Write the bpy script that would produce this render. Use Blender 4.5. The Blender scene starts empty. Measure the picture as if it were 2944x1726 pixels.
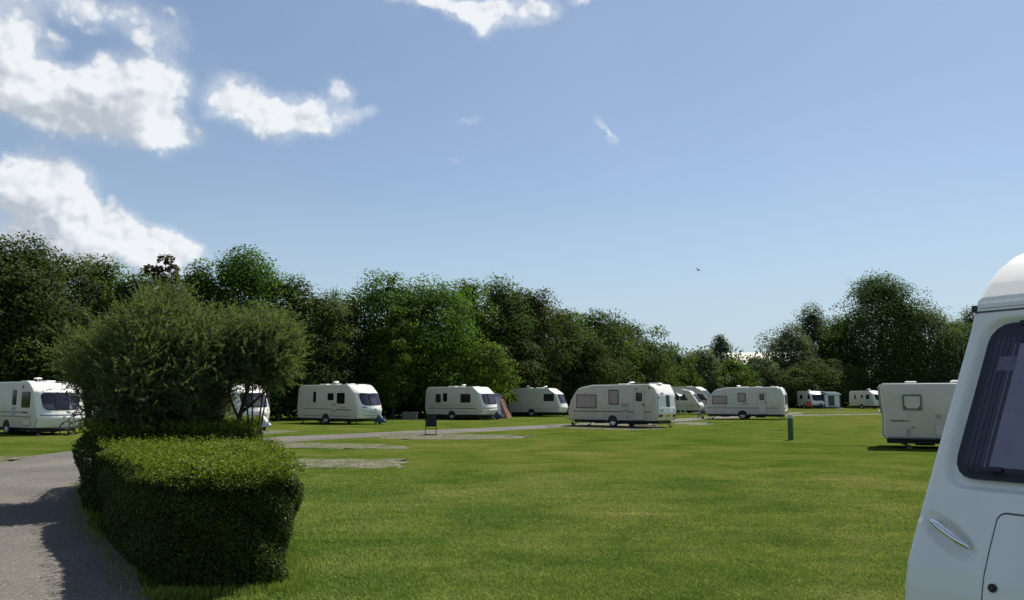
import bpy, bmesh, math, random
import numpy as np
from mathutils import Vector, Matrix

scene = bpy.context.scene
COL = scene.collection
rad = math.radians
PI = math.pi

# ------------------------------------------------------------------ camera, sky, sun
EYE = 1.83
FPX = 2450.0                                   # focal length in photo pixels (2944 x 1726)
PITCH = math.atan(275.0 / FPX)
cd = bpy.data.cameras.new("camera"); cam = bpy.data.objects.new("camera", cd); COL.objects.link(cam)
cd.sensor_fit = 'HORIZONTAL'; cd.sensor_width = 36.0; cd.lens = 36.0 * FPX / 2944.0
cd.clip_start = 0.05; cd.clip_end = 6000
cam.location = (0, 0, EYE); cam.rotation_euler = (rad(90) + PITCH, 0, 0)
scene.camera = cam

SUN_AZ, SUN_EL = rad(38), rad(53)              # azimuth from +Y towards +X
sunvec = Vector((math.sin(SUN_AZ) * math.cos(SUN_EL), math.cos(SUN_AZ) * math.cos(SUN_EL), math.sin(SUN_EL)))
sl = bpy.data.lights.new("sun", 'SUN'); sl.energy = 5.0; sl.angle = rad(0.5); sl.color = (1.0, 0.955, 0.88)
so = bpy.data.objects.new("sun", sl); COL.objects.link(so)
so.rotation_euler = sunvec.to_track_quat('Z', 'Y').to_euler(); so.location = (30, 40, 60)

scene.view_settings.view_transform = 'Standard'
scene.view_settings.look = 'None'
scene.view_settings.exposure = 0.55
scene.view_settings.gamma = 1.0
scene.view_settings.use_curve_mapping = False
scene.cycles.max_bounces = 8
scene.cycles.diffuse_bounces = 3
scene.cycles.transparent_max_bounces = 12
scene.cycles.transmission_bounces = 4
try:
    scene.cycles.use_denoising = True
except Exception:
    pass

_cp, _sp = math.cos(PITCH), math.sin(PITCH)
def ray(px, py):                               # photo pixel -> world direction from the eye
    a, b = (px - 1472.0) / FPX, (863.0 - py) / FPX
    return Vector((a, _cp - b * _sp, _sp + b * _cp))
def at_depth(px, py, y):
    d = ray(px, py); return Vector((0, 0, EYE)) + d * (y / d.y)
def on_ground(px, py, z=0.0):
    d = ray(px, py); return Vector((0, 0, EYE)) + d * ((z - EYE) / d.z)
K = 2944.0 / 2519.0                            # layout notes were taken on a 2519 px wide view

def smooth(a, b, x):
    t = min(1, max(0, (x - a) / (b - a))); return t * t * (3 - 2 * t)

# ------------------------------------------------------------------ world: sky with clouds
world = bpy.data.worlds.new("World"); scene.world = world; world.use_nodes = True
wt = world.node_tree; wt.nodes.clear()
def WN(t, **k):
    n = wt.nodes.new(t)
    for a, b in k.items(): setattr(n, a, b)
    return n
wout = WN('ShaderNodeOutputWorld'); wbg = WN('ShaderNodeBackground')
sky = WN('ShaderNodeTexSky', sky_type='NISHITA')
sky.sun_disc = False; sky.sun_elevation = SUN_EL; sky.sun_rotation = SUN_AZ
sky.air_density = 1.0; sky.dust_density = 0.45; sky.ozone_density = 2.6; sky.altitude = 0
SKY_STRENGTH = 0.07
CLOUD_WHITE = (8.7, 9.0, 9.3, 1); CLOUD_GREY = (4.8, 5.35, 6.0, 1)

ELL = [  # cx, cy, rx, ry, tilt, weight  (2519-wide view)
 (20,190,110,75,0,1.0),(110,235,130,70,10,1.0),(215,255,120,75,0,1.0),(300,215,110,62,0,1.0),(375,200,80,50,0,1.0),
 (330,290,130,58,10,1.0),(425,305,80,40,15,.95),(240,345,60,34,0,.6),(265,150,24,18,0,.5),
 (8,50,60,75,0,.9),(70,80,70,36,10,.75),(165,2,130,40,0,.95),(370,75,85,66,35,.74),(150,95,40,18,0,.5),(28,128,40,40,0,.7),(240,75,22,14,0,.5),
 (545,235,48,50,0,1.0),(610,262,75,52,15,1.0),(690,290,85,52,10,1.0),(765,270,70,46,0,.95),(800,318,60,28,0,.75),(872,285,56,24,-8,.95),(832,215,32,40,-30,.85),
 (45,450,85,62,0,1.0),(120,430,75,62,30,1.0),(165,480,70,60,0,1.0),(70,530,150,70,0,1.0),(215,560,110,55,20,1.0),(300,565,85,46,10,1.0),(385,595,75,44,20,1.0),(190,620,240,60,0,.95),(430,630,70,36,0,.7),
 (1060,2,90,24,0,.85),(1160,12,90,34,0,1.0),(1250,25,90,42,0,1.0),(1320,20,50,30,0,.9),(1192,62,30,34,0,.8),(1425,0,32,14,0,.75),
 (1478,315,22,9,40,.72),(1495,338,16,12,60,.6),(1160,300,46,9,-15,.52),(1115,393,22,8,0,.48)]
def new_group(name):
    g_ = bpy.data.node_groups.new(name, 'ShaderNodeTree')
    g_.interface.new_socket("Vector", in_out='INPUT', socket_type='NodeSocketVector')
    g_.interface.new_socket("Value", in_out='OUTPUT', socket_type='NodeSocketFloat')
    return g_, g_.nodes.new('NodeGroupInput'), g_.nodes.new('NodeGroupOutput')
def GM(g_, op, a, b=None, clamp=False):
    n = g_.nodes.new('ShaderNodeMath'); n.operation = op; n.use_clamp = clamp
    for i, v in enumerate((a, b)):
        if v is None: continue
        if isinstance(v, (int, float)): n.inputs[i].default_value = v
        else: g_.links.new(v, n.inputs[i])
    return n.outputs[0]
def warp(g_, src, scale, amp, det):
    wn = g_.nodes.new('ShaderNodeTexNoise'); wn.inputs['Scale'].default_value = scale; wn.inputs['Detail'].default_value = det; wn.inputs['Roughness'].default_value = .6
    g_.links.new(src, wn.inputs['Vector'])
    ws = g_.nodes.new('ShaderNodeVectorMath'); ws.operation = 'SUBTRACT'; g_.links.new(wn.outputs['Color'], ws.inputs[0]); ws.inputs[1].default_value = (.5, .5, .5)
    wm = g_.nodes.new('ShaderNodeVectorMath'); wm.operation = 'MULTIPLY_ADD'; g_.links.new(ws.outputs[0], wm.inputs[0]); wm.inputs[1].default_value = (amp,) * 3
    g_.links.new(src, wm.inputs[2]); return wm.outputs[0]
g_cov, gi, go = new_group("cloud_cover")
wv = warp(g_cov, gi.outputs[0], 16, .045, 5)
acc = None
for (cx, cy, rx, ry, tilt, wgt) in ELL:
    c = ray(cx * K, cy * K).normalized()
    az = math.atan2(c.x, c.y); el = math.asin(c.z)
    m = g_cov.nodes.new('ShaderNodeMapping'); m.vector_type = 'TEXTURE'
    m.inputs['Location'].default_value = c
    R = Matrix.Rotation(-az, 3, 'Z') @ Matrix.Rotation(el, 3, 'X') @ Matrix.Rotation(rad(tilt), 3, 'Y')
    m.inputs['Rotation'].default_value = R.to_euler('XYZ')
    m.inputs['Scale'].default_value = (rx / 2096 * 1.5, .6, ry / 2096 * 1.5)
    g_cov.links.new(wv, m.inputs['Vector'])
    ln = g_cov.nodes.new('ShaderNodeVectorMath'); ln.operation = 'LENGTH'; g_cov.links.new(m.outputs[0], ln.inputs[0])
    mr = g_cov.nodes.new('ShaderNodeMapRange'); mr.interpolation_type = 'SMOOTHSTEP'
    mr.inputs['From Min'].default_value = 1.0; mr.inputs['From Max'].default_value = 0.12
    mr.inputs['To Min'].default_value = 0; mr.inputs['To Max'].default_value = wgt
    g_cov.links.new(ln.outputs['Value'], mr.inputs['Value'])
    acc = mr.outputs[0] if acc is None else GM(g_cov, 'ADD', acc, mr.outputs[0])
g_cov.links.new(acc, go.inputs[0])
g_bil, gi, go = new_group("cloud_billow")
wb = warp(g_bil, gi.outputs[0], 30, .026, 3); bill = None
for sc_, w_ in ((19, .50), (41, .29), (90, .21)):
    vo = g_bil.nodes.new('ShaderNodeTexVoronoi'); vo.feature = 'F1'; vo.inputs['Scale'].default_value = sc_
    g_bil.links.new(wb, vo.inputs['Vector']); t = GM(g_bil, 'MULTIPLY', GM(g_bil, 'SUBTRACT', 1.0, vo.outputs['Distance']), w_)
    bill = t if bill is None else GM(g_bil, 'ADD', bill, t)
g_bil.links.new(bill, go.inputs[0])

tc = WN('ShaderNodeTexCoord')
def use(g_, src):
    n = WN('ShaderNodeGroup'); n.node_tree = g_; wt.links.new(src, n.inputs[0]); return n.outputs[0]
DIR = tc.outputs['Generated']
view_dir = ray(300 * K, 350 * K).normalized()
lit_dir = (sunvec - view_dir * sunvec.dot(view_dir)).normalized()
def shifted(v):
    n = WN('ShaderNodeVectorMath', operation='ADD'); wt.links.new(DIR, n.inputs[0]); n.inputs[1].default_value = v; return n.outputs[0]
cov, cov_lit = use(g_cov, DIR), use(g_cov, shifted(lit_dir * .045))
bil, bil_lit = use(g_bil, DIR), use(g_bil, shifted(lit_dir * .010))
n1 = WN('ShaderNodeTexNoise'); n1.inputs['Scale'].default_value = 34; n1.inputs['Detail'].default_value = 8; n1.inputs['Roughness'].default_value = .65
wt.links.new(DIR, n1.inputs['Vector'])
nz = GM(wt, 'MULTIPLY', GM(wt, 'SUBTRACT', n1.outputs['Fac'], .5), .85)
tex = GM(wt, 'ADD', GM(wt, 'MULTIPLY', GM(wt, 'SUBTRACT', bil, .52), 1.9), nz)
den = GM(wt, 'SUBTRACT', GM(wt, 'ADD', GM(wt, 'MINIMUM', cov, 1.7), GM(wt, 'MULTIPLY', tex, GM(wt, 'MULTIPLY', cov, 5.0, True))), .46)
alpha = WN('ShaderNodeMapRange', interpolation_type='SMOOTHSTEP'); wt.links.new(den, alpha.inputs['Value'])
alpha.inputs['From Min'].default_value = -.08; alpha.inputs['From Max'].default_value = .82; alpha.inputs['To Max'].default_value = .96
thin = WN('ShaderNodeMapRange', interpolation_type='SMOOTHSTEP'); wt.links.new(GM(wt, 'ADD', cov, GM(wt, 'MULTIPLY', nz, GM(wt, 'MULTIPLY', cov, 3.0, True))), thin.inputs['Value'])
thin.inputs['From Min'].default_value = .02; thin.inputs['From Max'].default_value = 1.1; thin.inputs['To Max'].default_value = .42
alpha_all = GM(wt, 'MAXIMUM', alpha.outputs[0], thin.outputs[0])
shd = WN('ShaderNodeMapRange', interpolation_type='SMOOTHSTEP'); wt.links.new(cov_lit, shd.inputs['Value'])
shd.inputs['From Min'].default_value = .35; shd.inputs['From Max'].default_value = 2.3
dif = WN('ShaderNodeMath', operation='SUBTRACT'); wt.links.new(bil_lit, dif.inputs[0]); wt.links.new(bil, dif.inputs[1])
shm = WN('ShaderNodeMath', operation='MULTIPLY_ADD', use_clamp=True); wt.links.new(dif.outputs[0], shm.inputs[0]); shm.inputs[1].default_value = 2.2; wt.links.new(shd.outputs[0], shm.inputs[2])
cc = WN('ShaderNodeMix', data_type='RGBA'); wt.links.new(shm.outputs[0], cc.inputs['Factor'])
cc.inputs['A'].default_value = CLOUD_WHITE; cc.inputs['B'].default_value = CLOUD_GREY
# thin high veil: broad soft unevenness of the blue
vn = WN('ShaderNodeTexNoise'); vn.inputs['Scale'].default_value = 3.2; vn.inputs['Detail'].default_value = 5; vn.inputs['Roughness'].default_value = .55
wt.links.new(tc.outputs['Generated'], vn.inputs['Vector'])
vr = WN('ShaderNodeMapRange', interpolation_type='SMOOTHSTEP'); wt.links.new(vn.outputs['Fac'], vr.inputs['Value'])
vr.inputs['From Min'].default_value = .42; vr.inputs['From Max'].default_value = .75; vr.inputs['To Min'].default_value = .17; vr.inputs['To Max'].default_value = .24
veil = WN('ShaderNodeMix', data_type='RGBA'); wt.links.new(vr.outputs[0], veil.inputs['Factor'])
hs = WN('ShaderNodeSeparateXYZ'); wt.links.new(tc.outputs['Generated'], hs.inputs[0])
hr = WN('ShaderNodeMapRange', interpolation_type='SMOOTHSTEP'); wt.links.new(hs.outputs['Z'], hr.inputs['Value'])
hr.inputs['From Min'].default_value = .26; hr.inputs['From Max'].default_value = -.02; hr.inputs['To Max'].default_value = .85
hm = WN('ShaderNodeMix', data_type='RGBA'); wt.links.new(hr.outputs[0], hm.inputs['Factor'])
wt.links.new(sky.outputs[0], hm.inputs['A']); hm.inputs['B'].default_value = (4.6, 6.0, 7.1, 1)
wt.links.new(hm.outputs['Result'], veil.inputs['A']); veil.inputs['B'].default_value = (5.4, 6.4, 7.6, 1)
# clouds are one background laid over the blue one; the mix is only worked out in the part of the sky where clouds stand
wbg.inputs['Strength'].default_value = SKY_STRENGTH; wt.links.new(veil.outputs['Result'], wbg.inputs['Color'])
wcl = WN('ShaderNodeBackground'); wcl.inputs['Strength'].default_value = SKY_STRENGTH
mx = WN('ShaderNodeMix', data_type='RGBA'); wt.links.new(alpha_all, mx.inputs['Factor'])
wt.links.new(veil.outputs['Result'], mx.inputs['A']); wt.links.new(cc.outputs['Result'], mx.inputs['B']); wt.links.new(mx.outputs['Result'], wcl.inputs['Color'])
where = GM(wt, 'MULTIPLY', GM(wt, 'GREATER_THAN', hs.outputs['Y'], .55), GM(wt, 'MULTIPLY', GM(wt, 'GREATER_THAN', hs.outputs['Z'], .03), GM(wt, 'LESS_THAN', hs.outputs['X'], .20)))
ms_ = WN('ShaderNodeMixShader'); wt.links.new(where, ms_.inputs[0]); wt.links.new(wbg.outputs[0], ms_.inputs[1]); wt.links.new(wcl.outputs[0], ms_.inputs[2])
wt.links.new(ms_.outputs[0], wout.inputs['Surface'])

# ------------------------------------------------------------------ materials
def nodes_of(name):
    m = bpy.data.materials.new(name); m.use_nodes = True
    nt = m.node_tree; b = nt.nodes['Principled BSDF']
    return m, nt, b
def plain(name, col, rough=.5, metal=0.0, spec=.5, coat=0.0, noise=0.0, nscale=6.0, bump=0.0, bscale=60.0):
    m, nt, b = nodes_of(name)
    b.inputs['Roughness'].default_value = rough; b.inputs['Metallic'].default_value = metal
    b.inputs['Specular IOR Level'].default_value = spec; b.inputs['Coat Weight'].default_value = coat
    b.inputs['Base Color'].default_value = (*col, 1)
    tcn = nt.nodes.new('ShaderNodeTexCoord')
    if noise:
        n = nt.nodes.new('ShaderNodeTexNoise'); n.inputs['Scale'].default_value = nscale; n.inputs['Detail'].default_value = 6
        nt.links.new(tcn.outputs['Object'], n.inputs['Vector'])
        r = nt.nodes.new('ShaderNodeMapRange'); nt.links.new(n.outputs['Fac'], r.inputs['Value'])
        r.inputs['From Min'].default_value = .3; r.inputs['From Max'].default_value = .7
        r.inputs['To Min'].default_value = 1 - noise; r.inputs['To Max'].default_value = 1 + noise * .4
        v = nt.nodes.new('ShaderNodeVectorMath'); v.operation = 'SCALE'; v.inputs[0].default_value = col
        nt.links.new(r.outputs[0], v.inputs['Scale']); nt.links.new(v.outputs[0], b.inputs['Base Color'])
    if bump:
        n = nt.nodes.new('ShaderNodeTexNoise'); n.inputs['Scale'].default_value = bscale; n.inputs['Detail'].default_value = 4
        nt.links.new(tcn.outputs['Object'], n.inputs['Vector'])
        bp = nt.nodes.new('ShaderNodeBump'); bp.inputs['Strength'].default_value = bump; bp.inputs['Distance'].default_value = .02
        nt.links.new(n.outputs['Fac'], bp.inputs['Height']); nt.links.new(bp.outputs[0], b.inputs['Normal'])
    return m
def leaf_mat(name, dark, light, trans=.35, rough=.75, spec=.06):
    m, nt, b = nodes_of(name)
    at = nt.nodes.new('ShaderNodeAttribute'); at.attribute_name = 'tint'
    mixc = nt.nodes.new('ShaderNodeMix'); mixc.data_type = 'RGBA'
    mixc.inputs['A'].default_value = (*dark, 1); mixc.inputs['B'].default_value = (*light, 1)
    nt.links.new(at.outputs['Fac'], mixc.inputs['Factor'])
    nt.links.new(mixc.outputs['Result'], b.inputs['Base Color'])
    b.inputs['Roughness'].default_value = rough; b.inputs['Specular IOR Level'].default_value = spec
    tr = nt.nodes.new('ShaderNodeBsdfTranslucent')
    tint = nt.nodes.new('ShaderNodeMix'); tint.data_type = 'RGBA'; tint.blend_type = 'MULTIPLY'; tint.inputs['Factor'].default_value = 1
    nt.links.new(mixc.outputs['Result'], tint.inputs['A']); tint.inputs['B'].default_value = (1.5, 1.5, .55, 1)
    nt.links.new(tint.outputs['Result'], tr.inputs['Color'])
    ms = nt.nodes.new('ShaderNodeMixShader'); ms.inputs[0].default_value = trans
    nt.links.new(b.outputs[0], ms.inputs[1]); nt.links.new(tr.outputs[0], ms.inputs[2])
    nt.links.new(ms.outputs[0], nt.nodes['Material Output'].inputs['Surface'])
    return m
def glass_mat(name, col, clear=.55, rough=.06, tint=(.62, .62, .70)):
    m, nt, b = nodes_of(name)
    b.inputs['Base Color'].default_value = (*col, 1); b.inputs['Roughness'].default_value = rough
    b.inputs['Specular IOR Level'].default_value = .6
    t = nt.nodes.new('ShaderNodeBsdfTransparent'); t.inputs['Color'].default_value = (*tint, 1)
    ms = nt.nodes.new('ShaderNodeMixShader'); ms.inputs[0].default_value = clear
    nt.links.new(b.outputs[0], ms.inputs[1]); nt.links.new(t.outputs[0], ms.inputs[2])
    nt.links.new(ms.outputs[0], nt.nodes['Material Output'].inputs['Surface'])
    return m

M = {}
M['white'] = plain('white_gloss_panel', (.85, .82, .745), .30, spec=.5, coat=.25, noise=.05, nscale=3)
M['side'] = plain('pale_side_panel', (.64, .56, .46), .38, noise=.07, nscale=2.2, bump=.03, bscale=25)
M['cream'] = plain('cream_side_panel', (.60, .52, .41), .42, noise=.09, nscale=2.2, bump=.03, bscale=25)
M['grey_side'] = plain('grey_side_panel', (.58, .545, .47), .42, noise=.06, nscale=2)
M['roof_white'] = plain('roof_white', (.8, .8, .77), .45, noise=.12, nscale=5)
M['rail'] = plain('awning_rail', (.22, .23, .22), .4, metal=.3)
M['rubber'] = plain('black_rubber', (.012, .012, .014), .45)
M['tyre'] = plain('tyre_rubber', (.018, .018, .018), .8, bump=.2, bscale=90)
M['rim'] = plain('wheel_rim', (.55, .56, .56), .35, metal=.5)
M['rim_white'] = plain('white_wheel_trim', (.75, .76, .75), .4)
M['steel'] = plain('galvanised_steel', (.16, .165, .17), .5, metal=.6, noise=.2, nscale=20)
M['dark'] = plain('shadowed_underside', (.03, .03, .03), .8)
M['stripe_green'] = plain('green_decal', (.035, .085, .06), .4)
M['stripe_grey'] = plain('grey_decal', (.09, .10, .10), .4)
M['stripe_blue'] = plain('blue_grey_decal', (.10, .14, .18), .4)
M['vent'] = plain('vent_grille', (.33, .34, .32), .55, bump=.4, bscale=80)
M['seam'] = plain('panel_seam', (.07, .075, .075), .6)
M['glass_dark'] = glass_mat('dark_acrylic_pane', (.012, .012, .016), .30)
M['glass'] = glass_mat('tinted_front_pane', (.035, .035, .06), .55)
M['glass_clear'] = glass_mat('clear_side_pane', (.05, .05, .05), .86, .08, (.92, .90, .90))
M['glass_green'] = glass_mat('green_windscreen', (.03, .055, .05), .5)
M['inside'] = plain('dim_interior', (.05, .05, .06), .8, noise=.4, nscale=4)
M['curtain'] = plain('pale_curtain', (.42, .41, .46), .8, noise=.2, nscale=14)
M['curtain_pink'] = plain('pinkish_blind', (.60, .48, .44), .8, noise=.12, nscale=8)
M['curtain_warm'] = plain('cream_cushion', (.5, .42, .3), .8, noise=.3, nscale=9)
M['blue_cover'] = plain('navy_fabric_cover', (.02, .045, .09), .75, bump=.5, bscale=12)
M['red_lens'] = plain('red_lamp_lens', (.22, .02, .02), .2)
M['plate'] = plain('number_plate', (.5, .40, .06), .4)
M['chrome'] = plain('chrome', (.75, .76, .78), .09, metal=1.0)
M['black_metal'] = plain('black_metal', (.015, .016, .018), .4, metal=.3)
M['navy_cloth'] = plain('dark_chair_cloth', (.012, .016, .022), .85)
M['bark'] = plain('bark', (.055, .042, .032), .9, noise=.4, nscale=8, bump=.8, bscale=18)
M['green_paint'] = plain('dark_green_paint', (.010, .105, .032), .4, noise=.15, nscale=4)
M['grey_paint'] = plain('pale_grey_paint', (.48, .50, .50), .5, noise=.15, nscale=6)
# ------------------------------------------------------------------ helpers
def tag(o, label=None, cat=None, group=None, kind=None):
    if label: o['label'] = label
    if cat: o['category'] = cat
    if group: o['group'] = group
    if kind: o['kind'] = kind
    return o
def empty(name, loc=(0, 0, 0), rz=0.0):
    o = bpy.data.objects.new(name, None); COL.objects.link(o); o.location = loc; o.rotation_euler = (0, 0, rz); o.empty_display_size = .3
    return o
class MB:
    def __init__(s): s.v = []; s.f = []
    def add(s, vs, fs):
        b = len(s.v); s.v += [tuple(v) for v in vs]; s.f += [tuple(i + b for i in f) for f in fs]; return s
    def box(s, c, d, rz=0.0, taper=1.0):
        x, y, z = d[0] / 2, d[1] / 2, d[2] / 2; ca, sa = math.cos(rz), math.sin(rz); vs = []
        for dz in (-1, 1):
            k = taper if dz > 0 else 1.0
            for a, b in ((-1, -1), (1, -1), (1, 1), (-1, 1)):
                X, Y = a * x * k, b * y * k
                vs.append((c[0] + X * ca - Y * sa, c[1] + X * sa + Y * ca, c[2] + dz * z))
        return s.add(vs, [(3, 2, 1, 0), (4, 5, 6, 7), (0, 1, 5, 4), (1, 2, 6, 5), (2, 3, 7, 6), (3, 0, 4, 7)])
    def tube(s, pts, r, n=8, caps=True):
        pts = [Vector(p) for p in pts]; rs = r if isinstance(r, (list, tuple)) else [r] * len(pts)
        rings = []; ref = None
        for i, p in enumerate(pts):
            t = (pts[min(i + 1, len(pts) - 1)] - pts[max(i - 1, 0)]).normalized()
            if ref is None: ref = Vector((0, 0, 1)) if abs(t.z) < .9 else Vector((1, 0, 0))
            a = t.cross(ref)
            if a.length < 1e-6: a = t.cross(Vector((1, .3, 0)))
            a.normalize(); b = a.cross(t).normalized(); ref = b
            rings.append([p + (a * math.cos(2 * PI * k / n) + b * math.sin(2 * PI * k / n)) * rs[i] for k in range(n)])
        vs = [v for rg in rings for v in rg]; fs = []
        for i in range(len(pts) - 1):
            for k in range(n):
                k2 = (k + 1) % n; fs.append((i * n + k, i * n + k2, (i + 1) * n + k2, (i + 1) * n + k))
        if caps:
            fs.append(tuple(range(n))[::-1]); m = (len(pts) - 1) * n; fs.append(tuple(m + k for k in range(n)))
        return s.add(vs, fs)
    def lathe(s, prof, c, axis='z', n=20, closed=False):      # prof: (radius, height)
        vs = []; fs = []
        for (r, h) in prof:
            for k in range(n):
                a = 2 * PI * k / n; u, v = r * math.cos(a), r * math.sin(a)
                p = (u, v, h) if axis == 'z' else (u, h, v)
                vs.append((c[0] + p[0], c[1] + p[1], c[2] + p[2]))
        m = len(prof)
        for i in range(m if closed else m - 1):
            j = (i + 1) % m
            for k in range(n):
                k2 = (k + 1) % n; fs.append((i * n + k, i * n + k2, j * n + k2, j * n + k))
        if not closed:
            fs.append(tuple(range(n))[::-1]); fs.append(tuple((m - 1) * n + k for k in range(n)))
        return s.add(vs, fs)
    def prism(s, pts, y0, y1):                                   # polygon in x-z, extruded along y
        n = len(pts)
        vs = [(p[0], y0, p[1]) for p in pts] + [(p[0], y1, p[1]) for p in pts]
        fs = [tuple(range(n)), tuple(range(2 * n - 1, n - 1, -1))] + [(i, i + n, (i + 1) % n + n, (i + 1) % n) for i in range(n)]
        return s.add(vs, fs)
    def prism_z(s, pts, z0, z1):
        n = len(pts)
        vs = [(p[0], p[1], z0) for p in pts] + [(p[0], p[1], z1) for p in pts]
        fs = [tuple(range(n))[::-1], tuple(range(n, 2 * n))] + [(i, (i + 1) % n, (i + 1) % n + n, i + n) for i in range(n)]
        return s.add(vs, fs)
    def build(s, name, mat, parent=None, sm=True, ang=35):
        me = bpy.data.meshes.new(name); me.from_pydata(s.v, [], s.f)
        bm = bmesh.new(); bm.from_mesh(me); bmesh.ops.recalc_face_normals(bm, faces=bm.faces); bm.to_mesh(me); bm.free()
        if sm:
            me.polygons.foreach_set('use_smooth', [True] * len(me.polygons)); me.set_sharp_from_angle(angle=rad(ang))
        me.materials.append(mat); o = bpy.data.objects.new(name, me); COL.objects.link(o)
        if parent is not None: o.parent = parent
        return o
def np_mesh(name, V, F, mat, parent=None, tint=None, sm=False):
    me = bpy.data.meshes.new(name); nf, k = F.shape
    me.vertices.add(len(V)); me.vertices.foreach_set('co', np.ascontiguousarray(V, dtype=np.float32).ravel())
    me.loops.add(nf * k); me.loops.foreach_set('vertex_index', np.ascontiguousarray(F, dtype=np.int32).ravel())
    me.polygons.add(nf); me.polygons.foreach_set('loop_start', np.arange(0, nf * k, k, dtype=np.int32))
    me.polygons.foreach_set('loop_total', np.full(nf, k, dtype=np.int32))
    if sm: me.polygons.foreach_set('use_smooth', [True] * nf)
    me.update(calc_edges=True)
    if tint is not None:
        a = me.attributes.new('tint', 'FLOAT', 'FACE'); a.data.foreach_set('value', np.ascontiguousarray(tint, dtype=np.float32))
    me.materials.append(mat); o = bpy.data.objects.new(name, me); COL.objects.link(o)
    if parent is not None: o.parent = parent
    return o
def unit(a): return a / np.maximum(np.linalg.norm(a, axis=1, keepdims=True), 1e-9)
def leaves(C, Nn, length, width, rng, spread=.9, D=None):
    """leaf quads at points C facing roughly along Nn"""
    n = len(C)
    Nn = unit(Nn + rng.normal(0, spread, (n, 3)) * .55)
    if D is None: D = rng.normal(0, 1, (n, 3))
    D = D - Nn * np.sum(D * Nn, 1, keepdims=True); D = unit(D)
    S = np.cross(Nn, D)
    L = (length * rng.uniform(.65, 1.3, n))[:, None] / 2; W = (width * rng.uniform(.7, 1.25, n))[:, None] / 2
    V = np.stack([C - D * L, C + S * W + D * L * .1, C + D * L, C - S * W + D * L * .1], 1).reshape(-1, 3)
    F = np.arange(4 * n).reshape(n, 4)
    return V, F
def roundrect(cx, cz, w, h, r, seg=4, skew=0.0):
    pts = []
    for (sx, sz, a0) in ((1, 1, 0), (-1, 1, 90), (-1, -1, 180), (1, -1, 270)):
        for i in range(seg + 1):
            a = rad(a0 + 90 * i / seg)
            x = cx + sx * (w / 2 - r) + r * math.cos(a); z = cz + sz * (h / 2 - r) + r * math.sin(a)
            pts.append((x + skew * (z - cz), z))
    return pts

def fillet(corners, step=.22, seg=6, fine=None):
    """closed polygon of (x, z, radius) -> rounded, subdivided outline"""
    n = len(corners); out = []
    for i in range(n):
        p0 = Vector(corners[i - 1][:2]); p = Vector(corners[i][:2]); p1 = Vector(corners[(i + 1) % n][:2]); r = corners[i][2]
        a = (p0 - p); b = (p1 - p); la, lb = a.length, b.length; a.normalize(); b.normalize()
        ang = math.acos(max(-1, min(1, a.dot(b)))); d = min(r / max(math.tan(ang / 2), 1e-3), la * .48, lb * .48); rr = d * math.tan(ang / 2)
        if r <= 0 or rr < .004: out.append(p); continue
        c = p + (a + b).normalized() * (rr / math.sin(ang / 2)); s = p + a * d - c; e_ = p + b * d - c
        a0 = math.atan2(s.y, s.x); a1 = math.atan2(e_.y, e_.x); da = (a1 - a0 + PI) % (2 * PI) - PI
        for k in range(seg + 1): out.append(c + Vector((math.cos(a0 + da * k / seg), math.sin(a0 + da * k / seg))) * rr)
    res = []
    for i in range(len(out)):
        a, b = out[i], out[(i + 1) % len(out)]; m = max(1, int((b - a).length / (step if fine is None or a.x < fine[0] or a.y > 2.45 else fine[1]) + .5))
        for k in range(m): res.append(a.lerp(b, k / m))
    return res                                      # corners are given counter-clockwise seen from -y (front = +x, up = +z)


# ------------------------------------------------------------------ ground, roads, gravel
def noise_col(nt, vec, scale, detail=5, rough=.55, dist=0.0):
    n = nt.nodes.new('ShaderNodeTexNoise'); n.inputs['Scale'].default_value = scale; n.inputs['Detail'].default_value = detail
    n.inputs['Roughness'].default_value = rough; n.inputs['Distortion'].default_value = dist
    nt.links.new(vec, n.inputs['Vector']); return n.outputs['Fac']
def ramp(nt, fac, stops):
    r = nt.nodes.new('ShaderNodeValToRGB'); nt.links.new(fac, r.inputs['Fac'])
    e = r.color_ramp.elements
    e[0].position, e[0].color = stops[0][0], (*stops[0][1], 1); e[1].position, e[1].color = stops[-1][0], (*stops[-1][1], 1)
    for p, c in stops[1:-1]:
        x = e.new(p); x.color = (*c, 1)
    return r.outputs['Color']
def mixc(nt, f, a, b, blend='MIX'):
    m = nt.nodes.new('ShaderNodeMix'); m.data_type = 'RGBA'; m.blend_type = blend
    for k, v in (('Factor', f), ('A', a), ('B', b)):
        if isinstance(v, (int, float)): m.inputs[k].default_value = v
        elif isinstance(v, tuple): m.inputs[k].default_value = (*v, 1)
        else: nt.links.new(v, m.inputs[k])
    return m.outputs['Result']
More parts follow.
